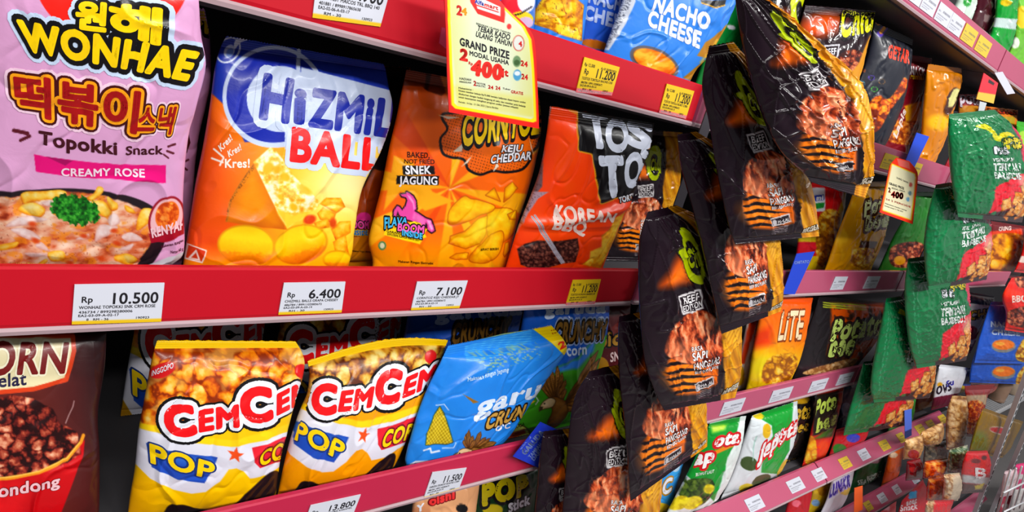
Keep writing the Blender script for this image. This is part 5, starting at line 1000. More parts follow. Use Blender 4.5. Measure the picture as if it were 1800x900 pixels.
# lowest shelves
cb = Q(1430, 520, 2.3676)
for i_, (lb, rows, bs, ops, tx) in enumerate((
    ('red snack bag left of yellow cream bag, under the lowest curved rail', [(1392, 858, 1430, 850), (1380, 900, 1420, 895), (1370, 950, 1410, 945)], (190, 20, 40), (('ell', 1400, 885, 8, 6, (240, 120, 140)),), ()),
    ('yellow snack bag with blue and cream dots on the lowest shelf', [(1430, 846, 1464, 838), (1424, 880, 1456, 872), (1414, 930, 1446, 925)], (226, 190, 50), (('ell', 1434, 884, 7, 6, (150, 190, 230)), ('ell', 1446, 862, 8, 10, (180, 130, 30))), ()),
    ('white snack bag with purple slanted lettering on the lowest shelf', [(1466, 828, 1502, 818), (1460, 852, 1496, 846), (1452, 880, 1488, 872)], (230, 230, 240), (('ell', 1486, 862, 12, 8, (240, 210, 120)),), [(piece('LUNKR', cb(66, 838)[0], cb(150, 790)[0], (1, -20), bold=.048), [(.06, (200, 190, 240)), (0, (60, 40, 160))])]),
    ('dark green seaweed snack bag with white lettering on the lowest shelf', [(1512, 805, 1568, 788), (1504, 830, 1560, 816), (1494, 862, 1552, 850)], (14, 92, 50), (('ell', 1536, 806, 14, 9, (150, 110, 120)), ('ell', 1536, 804, 10, 6, (220, 200, 210))), [([piece('RUMPUT', cb(222, 768)[0], cb(282, 745)[0], 7, bold=.04), piece('SEAWEED', cb(185, 788)[0], cb(282, 768)[0], 8, bold=.04)], [(0, (210, 226, 216))])]),
    ('bright orange snack bag right of the dark green seaweed bag', [(1566, 784, 1590, 776), (1558, 816, 1584, 808), (1550, 856, 1576, 846)], (236, 110, 24), (('ell', 1570, 800, 8, 5, (250, 220, 190)),), ()))):
    sb(lb, rows, .020 + .035 * (i_ % 2), simple(bs, *ops), tx, rest=R0, ceil=C1, seed=len(lb))
for lb, rows, bs, ops, tx in (
    ('red cream puff snack bag with white script and blue sticker at lower right', [(1585, 880, 1622, 842), (1578, 905, 1632, 870), (1572, 950, 1630, 920)], (206, 20, 44), (('poly', cb(396, 815, 432, 812, 430, 842, 396, 846), (60, 170, 220)),), [([piece('soes', cb(385, 872)[0], cb(430, 862)[0], 10, bold=.04), piece('Snack', cb(360, 896)[0], cb(432, 886)[0], 10, bold=.04)], [(0, (250, 226, 230))])]),
    ('red snack bag left of the cream puff bag at bottom edge', [(1540, 905, 1576, 880), (1535, 925, 1572, 910), (1530, 960, 1566, 950)], (200, 20, 50), (('ell', 1556, 892, 8, 5, (236, 170, 180)),), ()),
    ('pale cream snack bag right of the cream puff bag', [(1630, 866, 1650, 850), (1628, 890, 1650, 884), (1626, 940, 1648, 930)], (232, 206, 180), (('ell', 1640, 885, 6, 10, (206, 60, 70)),), ())):
    sb(lb, rows, -.10 + .03 * ('pale' in lb), simple(bs, *ops), tx, rest=RB, seed=len(lb))
# right section and beyond: third shelf, hanging bags
sb('yellow mushroom puff bag with maroon top and orange band at right edge', [(1742, 388, 1806, 398), (1740, 420, 1804, 426), (1736, 462, 1800, 470)], .05, simple((110, 22, 30), ('poly', c8(730, 470, 890, 455, 895, 490, 740, 500), (216, 70, 30)), ('nib', c8(720, 500, 890, 490, 880, 650, 720, 640), 26, [(150, 80, 10), (226, 150, 10), (248, 190, 30), (255, 220, 100)], 5)),
   [(piece('CRING', c8(775, 468)[0], c8(835, 462)[0], 7, bold=.04), [(0, (240, 214, 206))])], rest=R3, ceil=C4, seed=161)
sb('glossy red snack bag at right edge beside yellow mushroom puff bag', [(1802, 410, 1850, 405), (1794, 450, 1845, 450), (1782, 478, 1840, 485)], .0, simple((206, 30, 24), ('ell', 1798, 456, 10, 6, (240, 220, 210))), seed=162, mat='shiny')
def art_bbq(k): k.fill((214, 36, 20)); k.nib([(1784, 482), (1812, 470), (1812, 500), (1790, 505)], 8, MEAT, 3); k.nib([(1772, 548), (1812, 540), (1812, 575), (1775, 570)], 8, MEAT, 4); k.poly([(1755, 500), (1800, 515), (1790, 530), (1756, 515)], (230, 60, 30), 3)
sb('red barbecue snack bag at right edge above the two blue dip bags', [(1778, 488, 1840, 480), (1762, 520, 1835, 515), (1768, 550, 1832, 550), (1766, 580, 1828, 590)], -.115, art_bbq, [(piece('BBQ', (1778, 531), (1806, 530), 11, bold=.042), [(0, (240, 210, 200))])], seed=163, tf=.02)
def art_b2(y0):
    def f(k):
        k.fill((34, 96, 196)); k.ell(1764, y0, 21, 12, (140, 140, 140)); k.ell(1764, y0 - 2, 19, 9, (240, 130, 20)); k.ell(1758, y0 - 4, 8, 3, (252, 180, 70)); k.nib([(1786, y0 + 12), (1800, y0 - 12), (1815, y0 - 6), (1812, y0 + 26), (1790, y0 + 26)], 9, GOLD, 3)
    return f
sb('lower of the two blue dip bags at right edge', [(1722, 600, 1815, 600), (1710, 632, 1812, 634), (1705, 655, 1808, 655), (1704, 672, 1806, 676)], -.03, art_b2(655), seed=164)
sb('upper of the two blue dip bags at right edge, white lettering on top', [(1742, 530, 1815, 530), (1730, 565, 1815, 570), (1718, 605, 1812, 608), (1712, 638, 1810, 640)], -.07, art_b2(608), [([piece('NACHO', (1742, 574), (1790, 576), 9, bold=.05), piece('CHEESE', (1744, 588), (1792, 590), 9, bold=.05)], [(0, (190, 206, 236))])], seed=165)
sb('black and white snack bag with yellow lettering, right of middle green bag', [(1698, 512, 1748, 520), (1696, 545, 1744, 550), (1692, 575, 1720, 580), (1688, 605, 1708, 610)], -.01, simple((226, 226, 226), ('poly', [(1690, 500), (1760, 510), (1745, 538), (1696, 532)], (28, 28, 30)), ('ell', 1706, 585, 14, 12, (170, 30, 60))), [(piece('CHE', (1704, 562), (1742, 556), (1, -14), bold=.042), [(.08, K_), (0, (232, 190, 40))])], seed=166)
sb('white snack bag with dark lettering, right of second lowest green bag', [(1652, 640, 1702, 646), (1644, 670, 1694, 668), (1640, 700, 1684, 692), (1636, 722, 1672, 712)], -.01, simple((226, 228, 236), ('poly', [(1636, 700), (1690, 690), (1680, 730), (1634, 730)], (110, 30, 60)), ('ell', 1652, 676, 5, 4, (220, 170, 40))), [(piece('OVS', (1646, 694), (1672, 686), (0, -14), bold=.042), [(0, (30, 26, 50))]), (piece('Su', (1664, 680), (1676, 676), 10, bold=.042), [(0, (40, 50, 160))])], seed=167)
sb('small blue and yellow snack bag between white bag and blue dip bags', [(1682, 650, 1712, 646), (1678, 672, 1706, 668), (1670, 694, 1700, 690)], .02, simple((50, 90, 190), ('ell', 1688, 684, 12, 7, (226, 190, 40))), seed=168)
GP = 'hanging nut packets'
cz = Q(1600, 640, 3.46)
def pack(label, q, Y, base, ops, tx=(), nm_='snack_packet', seed=0, grp=None):
    rows = [(*cz(q[i], q[i + 1])[0], *cz(q[i + 2], q[i + 3])[0]) for i in range(0, len(q), 4)]
    sb(label, rows, Y, simple(base, *ops), tx, seed=seed, name=nm_, mat='shiny', group=grp, tf=.018)
def nb(pal, c, *q): return ('nib', cz(*q), c, pal, len(q))
PNK_ = [(120, 40, 20), (200, 90, 40), (230, 150, 100), (244, 200, 160)]; ORN = [(150, 40, 10), (214, 90, 30), (240, 150, 60), (250, 200, 120)]
GRN = [(30, 60, 30), (60, 100, 60), (150, 170, 130), (210, 210, 190)]; PAL = [(160, 110, 70), (216, 176, 130), (240, 214, 176), (250, 236, 214)]
pack('tallest tan peanut packet, hanging below the two blue dip bags', (255, 190, 345, 195, 225, 280, 345, 290, 215, 400, 335, 410, 220, 520, 318, 530), -.10, (196, 150, 96), (nb(TAN, 11, 240, 195, 340, 195, 345, 400, 310, 520, 225, 520, 215, 300),), (), 'peanut_packet', 1, GP)
pack('wide tan peanut packet beside the end of the curved rail', (70, 410, 200, 350, 50, 450, 195, 430, 60, 500, 170, 490), -.12, (196, 150, 96), (nb(TAN, 10, 60, 420, 195, 360, 190, 440, 160, 490, 60, 490),), (), 'peanut_packet', 2, GP)
pack('tan peanut packet with small red badge, under the curved rail', (-30, 460, 70, 430, -40, 520, 62, 500, -45, 580, 50, 575), -.15, (196, 150, 96), (nb(TAN, 10, -40, 470, 66, 440, 60, 510, -40, 520), ('ell', *cz(20, 550)[0], 10, 8, (150, 20, 36))), (), 'peanut_packet', 3, GP)
pack('red-topped packet of orange nuts, right of tallest tan peanut packet', (330, 130, 520, 120, 335, 190, 470, 185, 340, 300, 440, 300, 335, 440, 420, 445), -.06, (150, 22, 30), (('poly', cz(330, 190, 470, 185, 460, 250, 340, 240), (206, 180, 150), 3), nb(ORN, 8, 345, 240, 445, 240, 430, 400, 340, 410)), (), 'nut_packet', 4)
pack('olive yellow pouch with small red emblem, beside slotted steel upright', (445, 265, 690, 350, 400, 370, 640, 440, 370, 470, 600, 520, 355, 540, 560, 570), -.16, (150, 116, 14), (('ell', *cz(545, 405)[0], 19, 7, (210, 190, 180), .2), ('ell', *cz(545, 405)[0], 17, 5, (190, 30, 40), .2), ('ell', *cz(420, 480)[0], 16, 20, (120, 130, 24), 0, 10)), (), 'snack_pouch', 5)
pack('shiny red packet with big white letter B, near lower right corner', (345, 530, 470, 525, 320, 600, 485, 600, 310, 690, 470, 700, 310, 790, 440, 780), -.235, (206, 18, 32), (('poly', cz(300, 670, 490, 690, 470, 735, 305, 720), (206, 204, 206), 2), ('poly', cz(300, 722, 470, 737, 450, 800, 300, 800), (90, 40, 36), 3), ('poly', cz(390, 740, 450, 725, 440, 760, 395, 765), (232, 206, 30), 2), ('ell', *cz(400, 590)[0], 8, 4, (110, 12, 22)), ('ell', *cz(450, 570)[0], 5, 4, (90, 12, 22))), [(piece('B', cz(392, 690)[0], cz(455, 692)[0], (2, -17), bold=.03), [(0, (244, 234, 236))])], 'snack_packet', 6)
pack('clear packet of dark green snacks under the tallest tan peanut packet', (240, 520, 350, 490, 230, 580, 340, 560, 225, 660, 310, 660), -.19, (186, 188, 170), (nb(GRN, 8, 240, 530, 345, 500, 335, 570, 300, 650, 230, 650),), (), 'snack_packet', 7)
pack('packet of orange crackers left of the pale crackers at lower right', (110, 690, 210, 670, 100, 760, 205, 750, 95, 830, 195, 830), -.205, (196, 90, 40), (nb(ORN, 12, 110, 700, 205, 690, 200, 820, 110, 820),), (), 'snack_packet', 8)
pack('clear packet of pale crackers left of the shiny red packet', (205, 670, 300, 660, 200, 760, 302, 740, 190, 840, 290, 830), -.24, (226, 206, 180), (nb(PAL, 9, 205, 680, 260, 670, 250, 800, 200, 810),), (), 'snack_packet', 9)
pack('packet of round orange biscuits above the orange crackers', (90, 590, 230, 570, 80, 640, 215, 625, 75, 700, 190, 690), -.17, (150, 60, 40), (nb(ORN, 13, 90, 600, 220, 590, 190, 680, 90, 690),), (), 'snack_packet', 10)
pack('dark red packet between the curved rail end and the round orange biscuits', (-20, 590, 60, 570, -25, 640, 75, 630, -30, 710, 70, 700), -.13, (130, 16, 30), (('ell', *cz(20, 640)[0], 7, 5, (206, 60, 60)),), (), 'snack_packet', 11)
pack('see-through packet of grey-brown snacks in the shadow behind peanut packets', (90, 480, 240, 450, 80, 560, 230, 540, 75, 620, 215, 610), -.06, (120, 104, 84), (nb([(50, 44, 36), (96, 84, 66), (150, 134, 110)], 9, 90, 490, 235, 470, 210, 600, 80, 600),), (), 'snack_packet', 12)
pack('glossy red packet lowest beside the pale far rail', (100, 830, 270, 825, 90, 880, 240, 870, 85, 960, 220, 950), -.26, (206, 20, 40), (nb(PAL, 10, 80, 880, 140, 800, 140, 900, 90, 950),), (), 'snack_packet', 13)
pack('red bag corner behind the red-topped nut packet', (330, 100, 540, 90, 325, 140, 520, 150, 320, 175, 480, 185), .04, (176, 20, 34), (('ell', *cz(430, 150)[0], 16, 8, (90, 10, 24), 0, 5),), (), 'snack_packet', 14)
# ------------------------------------------------------------------ price tags, cards, strips
def blank(k): k.fill((214, 216, 226)); k.put(np.clip((k.v - .9) * 30, 0, 1), (226, 190, 40))
def blank_y(k): k.fill((222, 190, 40)); k.put(np.clip((k.v - .86) * 30, 0, 1), (226, 120, 130))
DK = [(0, (44, 42, 48))]
TC = (160, 80)
def tag_txt(price, l1, l2, l3, l4, date):
    return [(piece('Rp', (14, 36), (32, 36), 12), DK), (piece(price, (68, 40), (150, 40), 22), DK), (piece(l1, (10, 49), (146, 49), 6), DK), (piece(l2, (10, 58), (104, 58), 5), DK), (piece(l3, (10, 65), (80, 65), 5), DK), (piece(l4, (24, 73), (62, 73), 4.5), DK), (piece(date, (112, 72), (136, 72), 4.5), DK)]
def ptag(label, q, lv, price, l1, l2='486784 / 8991102083672', l3='EA2-03-09-A-03-14', l4='RH - 30', date='130923', y=False):
    tx = tag_txt(price, l1, l2, l3, l4, date)
    if y: tx += [(piece('PROMO PROMO PROMO', (8, 78), (152, 78), 5, bold=.03), [(0, (240, 220, 224))]), (piece('Rp 12.300', (8, 18), (52, 18), 7), DK), (piece('A-10 30/09/2023', (80, 18), (150, 18), 6), DK)]
    return card('price_tag', label, 'price tag', q, 0, blank_y if y else blank, tx, group='price tags', plane=PL[lv], canvas=TC)
ptag('white price tag below large pink bag reading 10.500', [(131, 500), (289, 497), (283, 565), (126, 570)], 3, '10.500', 'WONHAE TOPOKKI SNK CRM ROSE', '436734 / 899298280006', 'EA2-03-09-A-02-17', '8   RM - 36', '190923')
ptag('white price tag below blue-topped cheese ball bag reading 6.400', [(499, 497), (607, 495), (600, 549), (489, 553)], 3, '6.400', 'CHIZMILL BALLS GRAPA CHEESEY')
ptag('white price tag below orange corn snack bag reading 7.100', [(733, 495), (822, 493), (807, 541), (722, 545)], 3, '7.100', 'CORNTOZ KEJU CHEDDAR JT')
ptag('yellow price tag below orange-red tortilla bag reading 11.200', [(1007, 492), (1056, 491), (1045, 534), (994, 537)], 3, '11.200', 'TOSTOS KOREAN BARBECUE', y=True)
ptag('white price tag on the rail above blue-topped cheese ball bag, cut by top edge', [(560, -64), (688, -26), (668, 47), (549, 31)], 4, '17.900', 'SNTI TEST MAICOS TRL BBQ 140', '401881 / 8998917865638', 'EA2-02-06-A-03-17', 'RM - 30', '130923')
ptag('left yellow price tag on tall red rail under nacho bags reading 11.200', [(1027, 100), (1089, 118), (1075, 168), (1012, 162)], 4, '11.200', 'TOSTOS TORTILLA NACHO CHS', y=True)
ptag('right yellow price tag on tall red rail under nacho bags reading 11.200', [(1172, 147), (1220, 160), (1205, 209), (1158, 198)], 4, '11.200', 'TOSTOS TORTILLA ROAST CORN', y=True)
ptag('white price tag reading 11.500 below folded bright blue bag', [(760, 830), (820, 822), (806, 860), (744, 877)], 2, '11.500', 'GARUDA CRUNCHY ROASTED CORN')
ptag('white price tag reading 13.800 at bottom edge below right popcorn bag', [(546, 888), (634, 869), (620, 905), (532, 926)], 2, '13.800', 'CEMCEM POPCORN KARAMEL')
def mini(label, lv, x0, x1, yref, yellow=False, yo=0.):
    pt, n = PL[lv]; P0 = unpl(np.array([x0, x1]), np.array([yref, yref]), pt, n); X = P0[:, 0]
    up = np.cross(n, (1, 0, 0)); up = -up if up[2] < 0 else up; c0 = pt + up * -.012; c1 = pt + up * -.047
    q = np.array([[X[0], c0[1], c0[2]], [X[1], c0[1], c0[2]], [X[1], c1[1], c1[2]], [X[0], c1[1], c1[2]]]); qx, qy = proj(q)
    def art(k):
        k.fill((214, 186, 70) if yellow else (206, 208, 218))
        for x0_, y_, x1_, w_ in ((60, 30, 146, 9), (12, 34, 36, 6), (12, 50, 130, 4), (12, 60, 96, 3), (12, 68, 80, 3)): k.put(.55 * np.clip(.5 + np.minimum(np.minimum(k.x - x0_, x1_ - k.x), w_ / 2 - np.abs(k.y - y_)) / 3, 0, 1) * np.clip(vnoise(k.x / 5, k.y / 3 + y_, 3) * 2.2, 0, 1), (90, 90, 100))
    card('price_tag', label, 'price tag', list(zip(qx, qy)), 0, art, (), group='price tags', plane=PL[lv], canvas=TC, res=1.6)
o_ = ['first', 'second', 'third', 'fourth', 'fifth', 'sixth', 'seventh', 'eighth']
for i, (a, b, y) in enumerate(((1590, 1618, 5), (1614, 1644, 18), (1640, 1670, 35), (1664, 1692, 50), (1688, 1716, 66), (1714, 1742, 82))):
    mini('%s price tag from the left on the top shelf rail' % o_[i], 5, a, b, y, i > 3)
for i, (a, b, y) in enumerate(((1552, 1578, 280), (1602, 1622, 290))): mini('%s yellow price tag on the rail beside the far promo card' % ('left', 'right')[i], 4, a, b, y, True)
for i, (a, b, y) in enumerate(((1464, 1486, 497), (1522, 1544, 495))): mini('%s white price tag on the middle rail under the gold foil bag' % ('left', 'right')[i], 3, a, b, y)
for i, (a, b, y) in enumerate(((1270, 1304, 716), (1356, 1388, 695), (1424, 1450, 680), (1474, 1496, 666))): mini('%s white tag from the left on the rail under orange and black chip bags' % o_[i], 2, a, b, y)
for i, (a, b, y) in enumerate(((1308, 1340, 880), (1382, 1412, 850), (1427, 1450, 832))): mini('%s white tag from the left on the curved rail under seaweed bags' % o_[i], 1, a, b, y)
for i, (a, b, y, c) in enumerate(((1471, 1491, 806, 1), (1506, 1525, 794, 0), (1542, 1560, 777, 1), (1574, 1588, 764, 1), (1608, 1624, 752, 1), (1627, 1641, 743, 1), (1647, 1661, 732, 1))): mini('%s tag from the left on the right curved rail under green hanging bags' % o_[i], 1, a, b, y, c)
for i, (a, b, y, c) in enumerate(((1516, 1530, 884, 1), (1542, 1558, 874, 0), (1569, 1583, 860, 0), (1602, 1616, 843, 0))): mini('%s tag from the left on the lowest curved rail' % o_[i], 0, a, b, y, c)

# hanging promo card with rounded corner
RD = [(0, (206, 46, 40))]
def art_promo(k):
    k.fill((232, 44, 34))
    inn = c3(0, 0); 
    k.poly([(786, -20), (878, 6), (900, 28), (918, 46), (929, 68), (934, 120), (941, 212), (936, 214), (800, 190), (794, 184), (788, 60)], (246, 226, 30), 1.2, .8)
    k.poly([(790, -20), (872, 4), (896, 28), (914, 46), (925, 68), (930, 120), (937, 206), (932, 209), (803, 186), (798, 181), (792, 60)], (226, 232, 206), 1.2)
    k.put(k.pm([(790, -20), (872, 4), (925, 68), (937, 206), (803, 186), (792, 60)], 4) * np.clip(np.abs(k.x - 862) / 80 - .4, 0, .5), (216, 214, 110)); k.put(k.pm([(795, 150), (935, 170), (937, 206), (803, 186)], 10) * .4, (222, 214, 80))
    k.poly([(820, -30), (884, 0), (886, 24), (884, 40), (838, 24), (826, 4)], (226, 40, 34), 1.2); k.poly([(832, -10), (878, 12), (877, 28), (838, 15)], (244, 236, 236)); k.line([(837, 9), (874, 21)], 2, (226, 40, 34))
    k.ell(908, 75, 10, 14, (190, 60, 50)); k.ell(908, 75, 8.6, 12.6, (226, 226, 220)); k.ell(905, 107, 7, 10, (120, 150, 110)); k.ell(905, 109, 5, 5, (70, 100, 60)); k.ell(906, 131, 7, 10, (90, 160, 200)); k.ell(906, 128, 5, 4, (230, 236, 240))
    k.ell(892, 46, 4, 5, (220, 60, 60))
def P(x, y): return (500 + x / 3.913, y / 3.913)
t_promo = [
    ([piece('Alfa', P(1305, 20), P(1365, 38), (0, -7), bold=.04)], [(0, (30, 70, 170))]), ([piece('mart', P(1372, 42), P(1462, 68), (0, -7), bold=.04)], [(0, (220, 40, 40))]),
    ([piece('2', P(1183, 98), P(1215, 105), (0, -16), bold=.05)], RD), ([piece('4', P(1216, 96), P(1248, 104), (0, -12), bold=.05)], [(0, (230, 160, 30))]),
    ([piece('TEBAR KADO', P(1318, 207), P(1535, 272), (2, -9), bold=.03), piece('ULANG TAHUN', P(1308, 248), P(1546, 318), (2, -9), bold=.03), piece('GRAND PRIZE', P(1203, 308), P(1532, 402), (0, -13), bold=.04), piece('MODAL USAHA', P(1268, 378), P(1530, 444), (0, -8), bold=.03)], DK),
    ([piece('2', P(1205, 408), P(1250, 418), (1, -19), bold=.06), piece('Rp', P(1262, 440), P(1288, 446), 5, bold=.04), piece('400', P(1282, 505), P(1478, 543), (2, -24), bold=.08), piece('jt', P(1486, 512), P(1526, 522), 12, bold=.05)], [(0, (222, 54, 44))]),
    ([piece('24', P(1612, 446), P(1655, 456), 9, bold=.05), piece('24', P(1618, 538), P(1658, 545), 9, bold=.05), piece('4', P(1598, 312), P(1618, 318), 9, bold=.05), piece('24', P(1395, 606), P(1428, 612), 6, bold=.05), piece('24', P(1445, 612), P(1475, 617), 6, bold=.05), piece('2', P(1296, 585), P(1312, 588), 8, bold=.05), piece('GRATIS', P(1550, 636), P(1630, 650), 5, bold=.04)], RD),
    ([piece('SEMARAK ULANG TAHUN', P(1312, 165), P(1540, 232), 3), piece('HADIAH', P(1200, 545), P(1278, 555), 4, bold=.02), piece('MINGGUAN', P(1200, 566), P(1278, 573), 3, bold=.02), piece('MOTOR', P(1316, 575), P(1376, 585), 3), piece('MATIC', P(1316, 592), P(1376, 600), 3), piece('Tukar', P(1492, 610), P(1545, 618), 3), piece('Mekanisme :', P(1195, 608), P(1292, 622), 3, bold=.02),
      piece('Khusus member belanja Rp75.000 berlaku kelipatan dapat kupon undian', P(1195, 626), P(1650, 708), 3), piece('ditukarkan dengan hadiah langsung di toko dan member poin belanja', P(1195, 648), P(1650, 735), 3), piece('untuk kesempatan mengikuti program undian (semua wilayah)', P(1195, 670), P(1600, 745), 3), piece('Periode : 16 Sep - 31 Okt 2023 | Syarat Berlaku', P(1195, 704), P(1465, 748), 3, bold=.01)], DK),
]
card('promo_card', 'large red-edged promotion card with yellow border hanging over orange corn snack bag', 'promo card', [(0, 0)] * 4, -.045, art_promo, t_promo, rows=[(780, -28, 872, -6), (781, 0, 893, 18), (782, 20, 914, 36), (783, 42, 929, 54), (784, 62, 935, 70), (786, 130, 940, 135), (789, 197, 947, 226)], res=1.1,
     fn=lambda u, v: .004 * np.sin(np.pi * v) * u)
def Pf(x, y): return (1480 + x / 2.8125, 240 + y / 2.8125)
def art_promo2(k):
    k.fill((236, 60, 30)); q = [Pf(245, 132), Pf(360, 182), Pf(365, 200), Pf(342, 415), Pf(196, 365)]; k.poly(q, (246, 214, 40)); k.poly(q, (236, 230, 196), 1.2, -1.6); k.ell(*Pf(335, 280)[0:2], 3, 4, (110, 140, 150)); k.ell(*Pf(325, 310), 3, 4, (110, 160, 190)); k.ell(*Pf(338, 238), 3, 4, (200, 100, 90)); k.poly([Pf(270, 108), Pf(330, 125), Pf(335, 160), Pf(280, 145)], (236, 120, 110))
t_promo2 = [([piece('400', Pf(242, 298), Pf(298, 308), (1, -10), bold=.08), piece('2', Pf(228, 274), Pf(238, 276), 8, bold=.05), piece('24 2 PERIODE', Pf(215, 312), Pf(338, 352), 3, bold=.03)], RD), ([piece('GRAND PRIZE', Pf(232, 236), Pf(305, 262), 4, bold=.04), piece('ULANG TAHUN', Pf(268, 206), Pf(325, 232), 3, bold=.02), piece('MODAL USAHA', Pf(245, 258), Pf(310, 276), 3, bold=.02), piece('Mekanisme member belanja', Pf(212, 332), Pf(318, 368), 2), piece('Periode sampai 31 Okt 2023', Pf(210, 344), Pf(300, 374), 2)], DK)]
card('promo_card', 'small far promotion card with orange edge hanging in front of gold foil bag', 'promo card', [(0, 0)] * 4, -.11, art_promo2, t_promo2, rows=[(1576, 277, 1598, 283), (1568, 286, 1611, 300), (1564, 292, 1613, 312), (1556, 330, 1609, 350), (1546, 373, 1604, 394)], res=1.2)
# blue shelf strips
BL = (32, 58, 176); LB = [(0, (170, 190, 240))]
card('shelf_strip', 'blue advertising strip with white lettering stuck on rail end below eagle bag', 'shelf strip', [c6(640, 525)[0], c6(750, 576)[0], c6(632, 716)[0], c6(525, 668)[0]], -.012, lambda k: (k.fill(BL), k.put(np.clip((fbm(k.x / 9, k.y / 9, 2) - .5), 0, .3), (70, 90, 210))),
     [([piece('GARUDA', c6(575, 662)[0], c6(655, 570)[0], (-7, -6), bold=.04), piece('TAMBAH LEBIH', c6(598, 676)[0], c6(682, 578)[0], (-5, -4), bold=.03), piece('DARI 10.000', c6(612, 686)[0], c6(690, 592)[0], (-5, -4), bold=.03), piece('GRATIS', c6(556, 640)[0], c6(600, 588)[0], (-4, -4))], LB)])
card('shelf_strip', 'blue advertising strip hanging over middle rail beside dark bag with gold edge', 'shelf strip', [(1400, 446), (1432, 442), (1397, 517), (1375, 517)], -.012, lambda k: k.fill((40, 74, 190)), [([piece('CHITATO', (1396, 464), (1422, 462), 5, bold=.03)], LB)])
card('shelf_strip', 'blue advertising strip on upper rail above the far promotion card', 'shelf strip', [(1611, 233), (1633, 240), (1606, 296), (1588, 292)], -.012, lambda k: k.fill((36, 80, 200)), ())
card('shelf_strip', 'pale blue strip across the right curved rail below lowest hanging bags', 'shelf strip', [cb(378, 478)[0], cb(408, 470)[0], cb(408, 580)[0], cb(380, 595)[0]], -.055, lambda k: k.fill((90, 120, 210)))
card('hang_tab', 'orange paper tab hanging from lowest curved rail', 'hang tab', [cb(170, 800)[0], cb(204, 790)[0], cb(204, 890)[0], cb(168, 905)[0]], -.058, lambda k: k.fill((240, 110, 40)))
# clip card holding the green strip
r_ = empty('clip_card', unp(np.array(1735.), np.array(155.), -.155)); tag(r_, 'red and yellow clip card with black slot hanging above topmost green bag', 'clip card')
card('card', None, None, [(1729, 128), (1754, 146), (1746, 182), (1716, 174)], -.155, lambda k: (k.fill((214, 40, 60)), k.poly([(1710, 160), (1760, 168), (1750, 190), (1710, 180)], (236, 186, 80)), k.poly([(1738, 139), (1748, 146), (1746, 150), (1736, 145)], (30, 20, 24))), root=r_)
card('clear_hook', None, None, [(1722, 178), (1734, 181), (1726, 206), (1718, 204)], -.155, lambda k: k.fill((196, 200, 204)), root=r_)
card('shelf_strip', 'white card tongue sticking out from top rail above the orange bag', 'shelf strip', [(1748, 128), (1762, 126), (1784, 164), (1770, 166)], -.02, lambda k: k.fill((206, 206, 220)))
card('tag_holder', 'small transparent pink tag holder left of hanging promo card', 'tag holder', [(776, 48), (786, 50), (784, 86), (772, 76)], -.006, lambda k: k.fill((190, 70, 110)))
# hanging strips the bags are clipped to
stripm = plain('clear_plastic_strip', (58, 54, 60), .4)
for lb, x, y, z0, z1 in (('long plastic strip behind the dark beef bags', .885, -.016, -.86, .06), ('long plastic strip behind the green snack bags', 2.08, -.02, -.72, .05)):
    t_ = empty('hanging_strip', (x, y, rel(z0))); tag(t_, lb, 'hanging strip', 'hanging strips')
    boxes('strip', [(x - .012, y - .001, rel(z0), x + .012, y + .001, rel(z1))], stripm, t_, t_.location)
    for i in range(5 if x > 1 else 8): boxes('clip', [(x - .009, y - .010, rel(z1) - .02 - i * (.14 if x > 1 else .11), x + .009, y - .0012, rel(z1) - .012 - i * (.14 if x > 1 else .11))], stripm, t_, t_.location)

# ------------------------------------------------------------------ fixture beyond the end of the shelves
def upright(label, p, q, Y):
    a, b = unp(np.array(float(p[0])), np.array(float(p[1])), Y), unp(np.array(float(q[0])), np.array(float(q[1])), Y)
    r = empty('slotted_upright', b); tag(r, label, 'upright', 'slotted uprights')
    d = (a - b); L = np.linalg.norm(d); d /= L; x = np.array([1., 0, 0]); x -= d * (x @ d); x /= np.linalg.norm(x); n = np.cross(d, x); w = .016
    def box(o, l0, l1, w0, w1, t0, t1): 
        V = [o + d * l + x * s + n * t for l in (l0, l1) for s in (w0, w1) for t in (t0, t1)]; return V
    F = [[0, 1, 3, 2], [4, 6, 7, 5], [0, 4, 5, 1], [2, 3, 7, 6], [0, 2, 6, 4], [1, 5, 7, 3]]
    mesh_obj('post', box(b, -.45, L + .25, -w, w, -.009, .009), [np.array(F)], steel, r, b, smooth=False)
    V, FF = [], []
    for i in range(int((L + .6) / .045)):
        for s in (0.,):
            k_ = len(V); V += box(b, -.4 + i * .045, -.4 + i * .045 + .026, s - .003, s + .003, -.0105, .0105); FF += [[k_ + j for j in f] for f in F]
    mesh_obj('slots', V, [np.array(FF)], darkm, r, b, smooth=False)
upright('slotted steel upright standing right of shiny red packet', (1797, 680), (1740, 832), -.20)
upright('second slotted steel upright at lower right corner', (1806, 755), (1752, 880), -.22)
zf = rel(-1.53)
shelf(rel(-1.56), 3.35, 4.35, -.045, -.002, .04, 'short glare-tinted red rail of far low shelf at lower right', -.12, .45, hazem)
JZ = .61
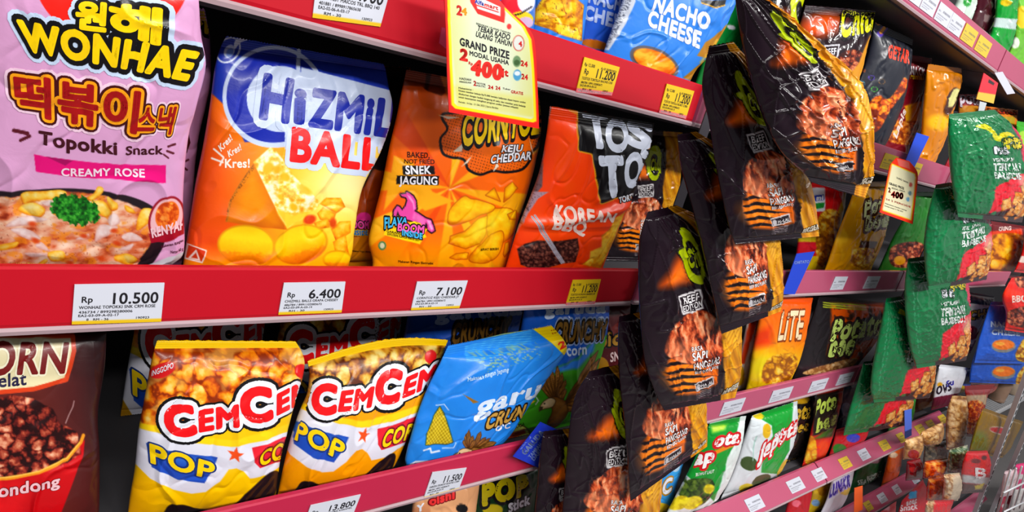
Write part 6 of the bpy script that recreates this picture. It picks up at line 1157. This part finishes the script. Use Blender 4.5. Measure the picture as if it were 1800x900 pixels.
def jar(label, px, Y, h, col):
    d = ray(np.array(float(px)), np.array(712.)); p = CAM + d * ((Y - CAM[1]) / d[1]); p[2] = JZ; r = .045; n = 20; an = np.arange(n) * 2 * np.pi / n
    t_ = empty('snack_jar', p); tag(t_, label, 'jar', 'clear snack jars on far wire shelf')
    def lathe(nm, prof, mt):
        V = np.array([(p[0] + rr * np.cos(t), p[1] + rr * np.sin(t), p[2] + zz) for rr, zz in prof for t in an]); m_ = len(prof)
        F = np.array([(i * n + j, i * n + (j + 1) % n, (i + 1) * n + (j + 1) % n, (i + 1) * n + j) for i in range(m_ - 1) for j in range(n)]); mesh_obj(nm, V, [F], mt, t_, p)
    lathe('body', [(0, 0), (r * .9, 0), (r, .006), (r, h * .78), (r * .85, h * .86), (0, h * .86)], plain('jar_content', col, .3, coat=.6, noise=.5))
    lathe('lid', [(r * .88, h * .84), (r * .92, h * .86), (r * .92, h), (0, h)], lipm)
for i, (x, lb) in enumerate(((1744, 'leftmost clear jar on far wire shelf'), (1764, 'middle clear jar on far wire shelf'), (1786, 'clear jar on far wire shelf nearest the right edge'))): jar(lb, x, .05, .15, ((150, 120, 100), (170, 150, 130), (190, 110, 60))[i])
ws_ = empty('wire_shelf', (4.75, .05, JZ)); tag(ws_, 'wire shelf carrying the clear jars at far right', 'wire shelf')
boxes('front_bar', [(4.0, -.022, JZ - .020, 5.6, -.010, JZ - .001)], steel, ws_, ws_.location)
boxes('wires', [(4.0 + i * .04, -.012, JZ - .007, 4.006 + i * .04, .20, JZ - .001) for i in range(40)], steel, ws_, ws_.location)
# wire basket front at lower right
wr_ = empty('wire_rack', unp(np.array(1780.), np.array(880.), -.37)); tag(wr_, 'chromed wire rack in the lower right corner holding pink and white packs', 'wire rack')
for i in range(6): barpts(unp(np.array(1752. + i * 10), np.array(905. - i * 3), -.37), unp(np.array(1776. + i * 10), np.array(826. - i * 3), -.37), .006, steel, 'upright_wire', wr_, wr_.location)
for y in (0, 34): barpts(unp(np.array(1764.), np.array(866. + y), -.372), unp(np.array(1826.), np.array(836. + y), -.372), .007, steel, 'cross_wire', wr_, wr_.location)
for i, (x, y, c) in enumerate(((1770, 850, (226, 200, 206)), (1790, 838, (226, 60, 130)), (1786, 880, (232, 226, 226)), (1806, 862, (206, 40, 90)), (1764, 890, (190, 40, 80)))):
    sb('%s pack behind the corner wire rack' % ('pale pink', 'magenta upper', 'white', 'deep pink right', 'dark pink lower')[i], [(x - 4, y - 22, x + 18, y - 26), (x - 8, y, x + 15, y - 2), (x - 12, y + 24, x + 10, y + 20)], -.30 + i * .016, simple(c, ('ell', x + 4, y, 7, 5, (240, 236, 236))), seed=200 + i, name='snack_pack')
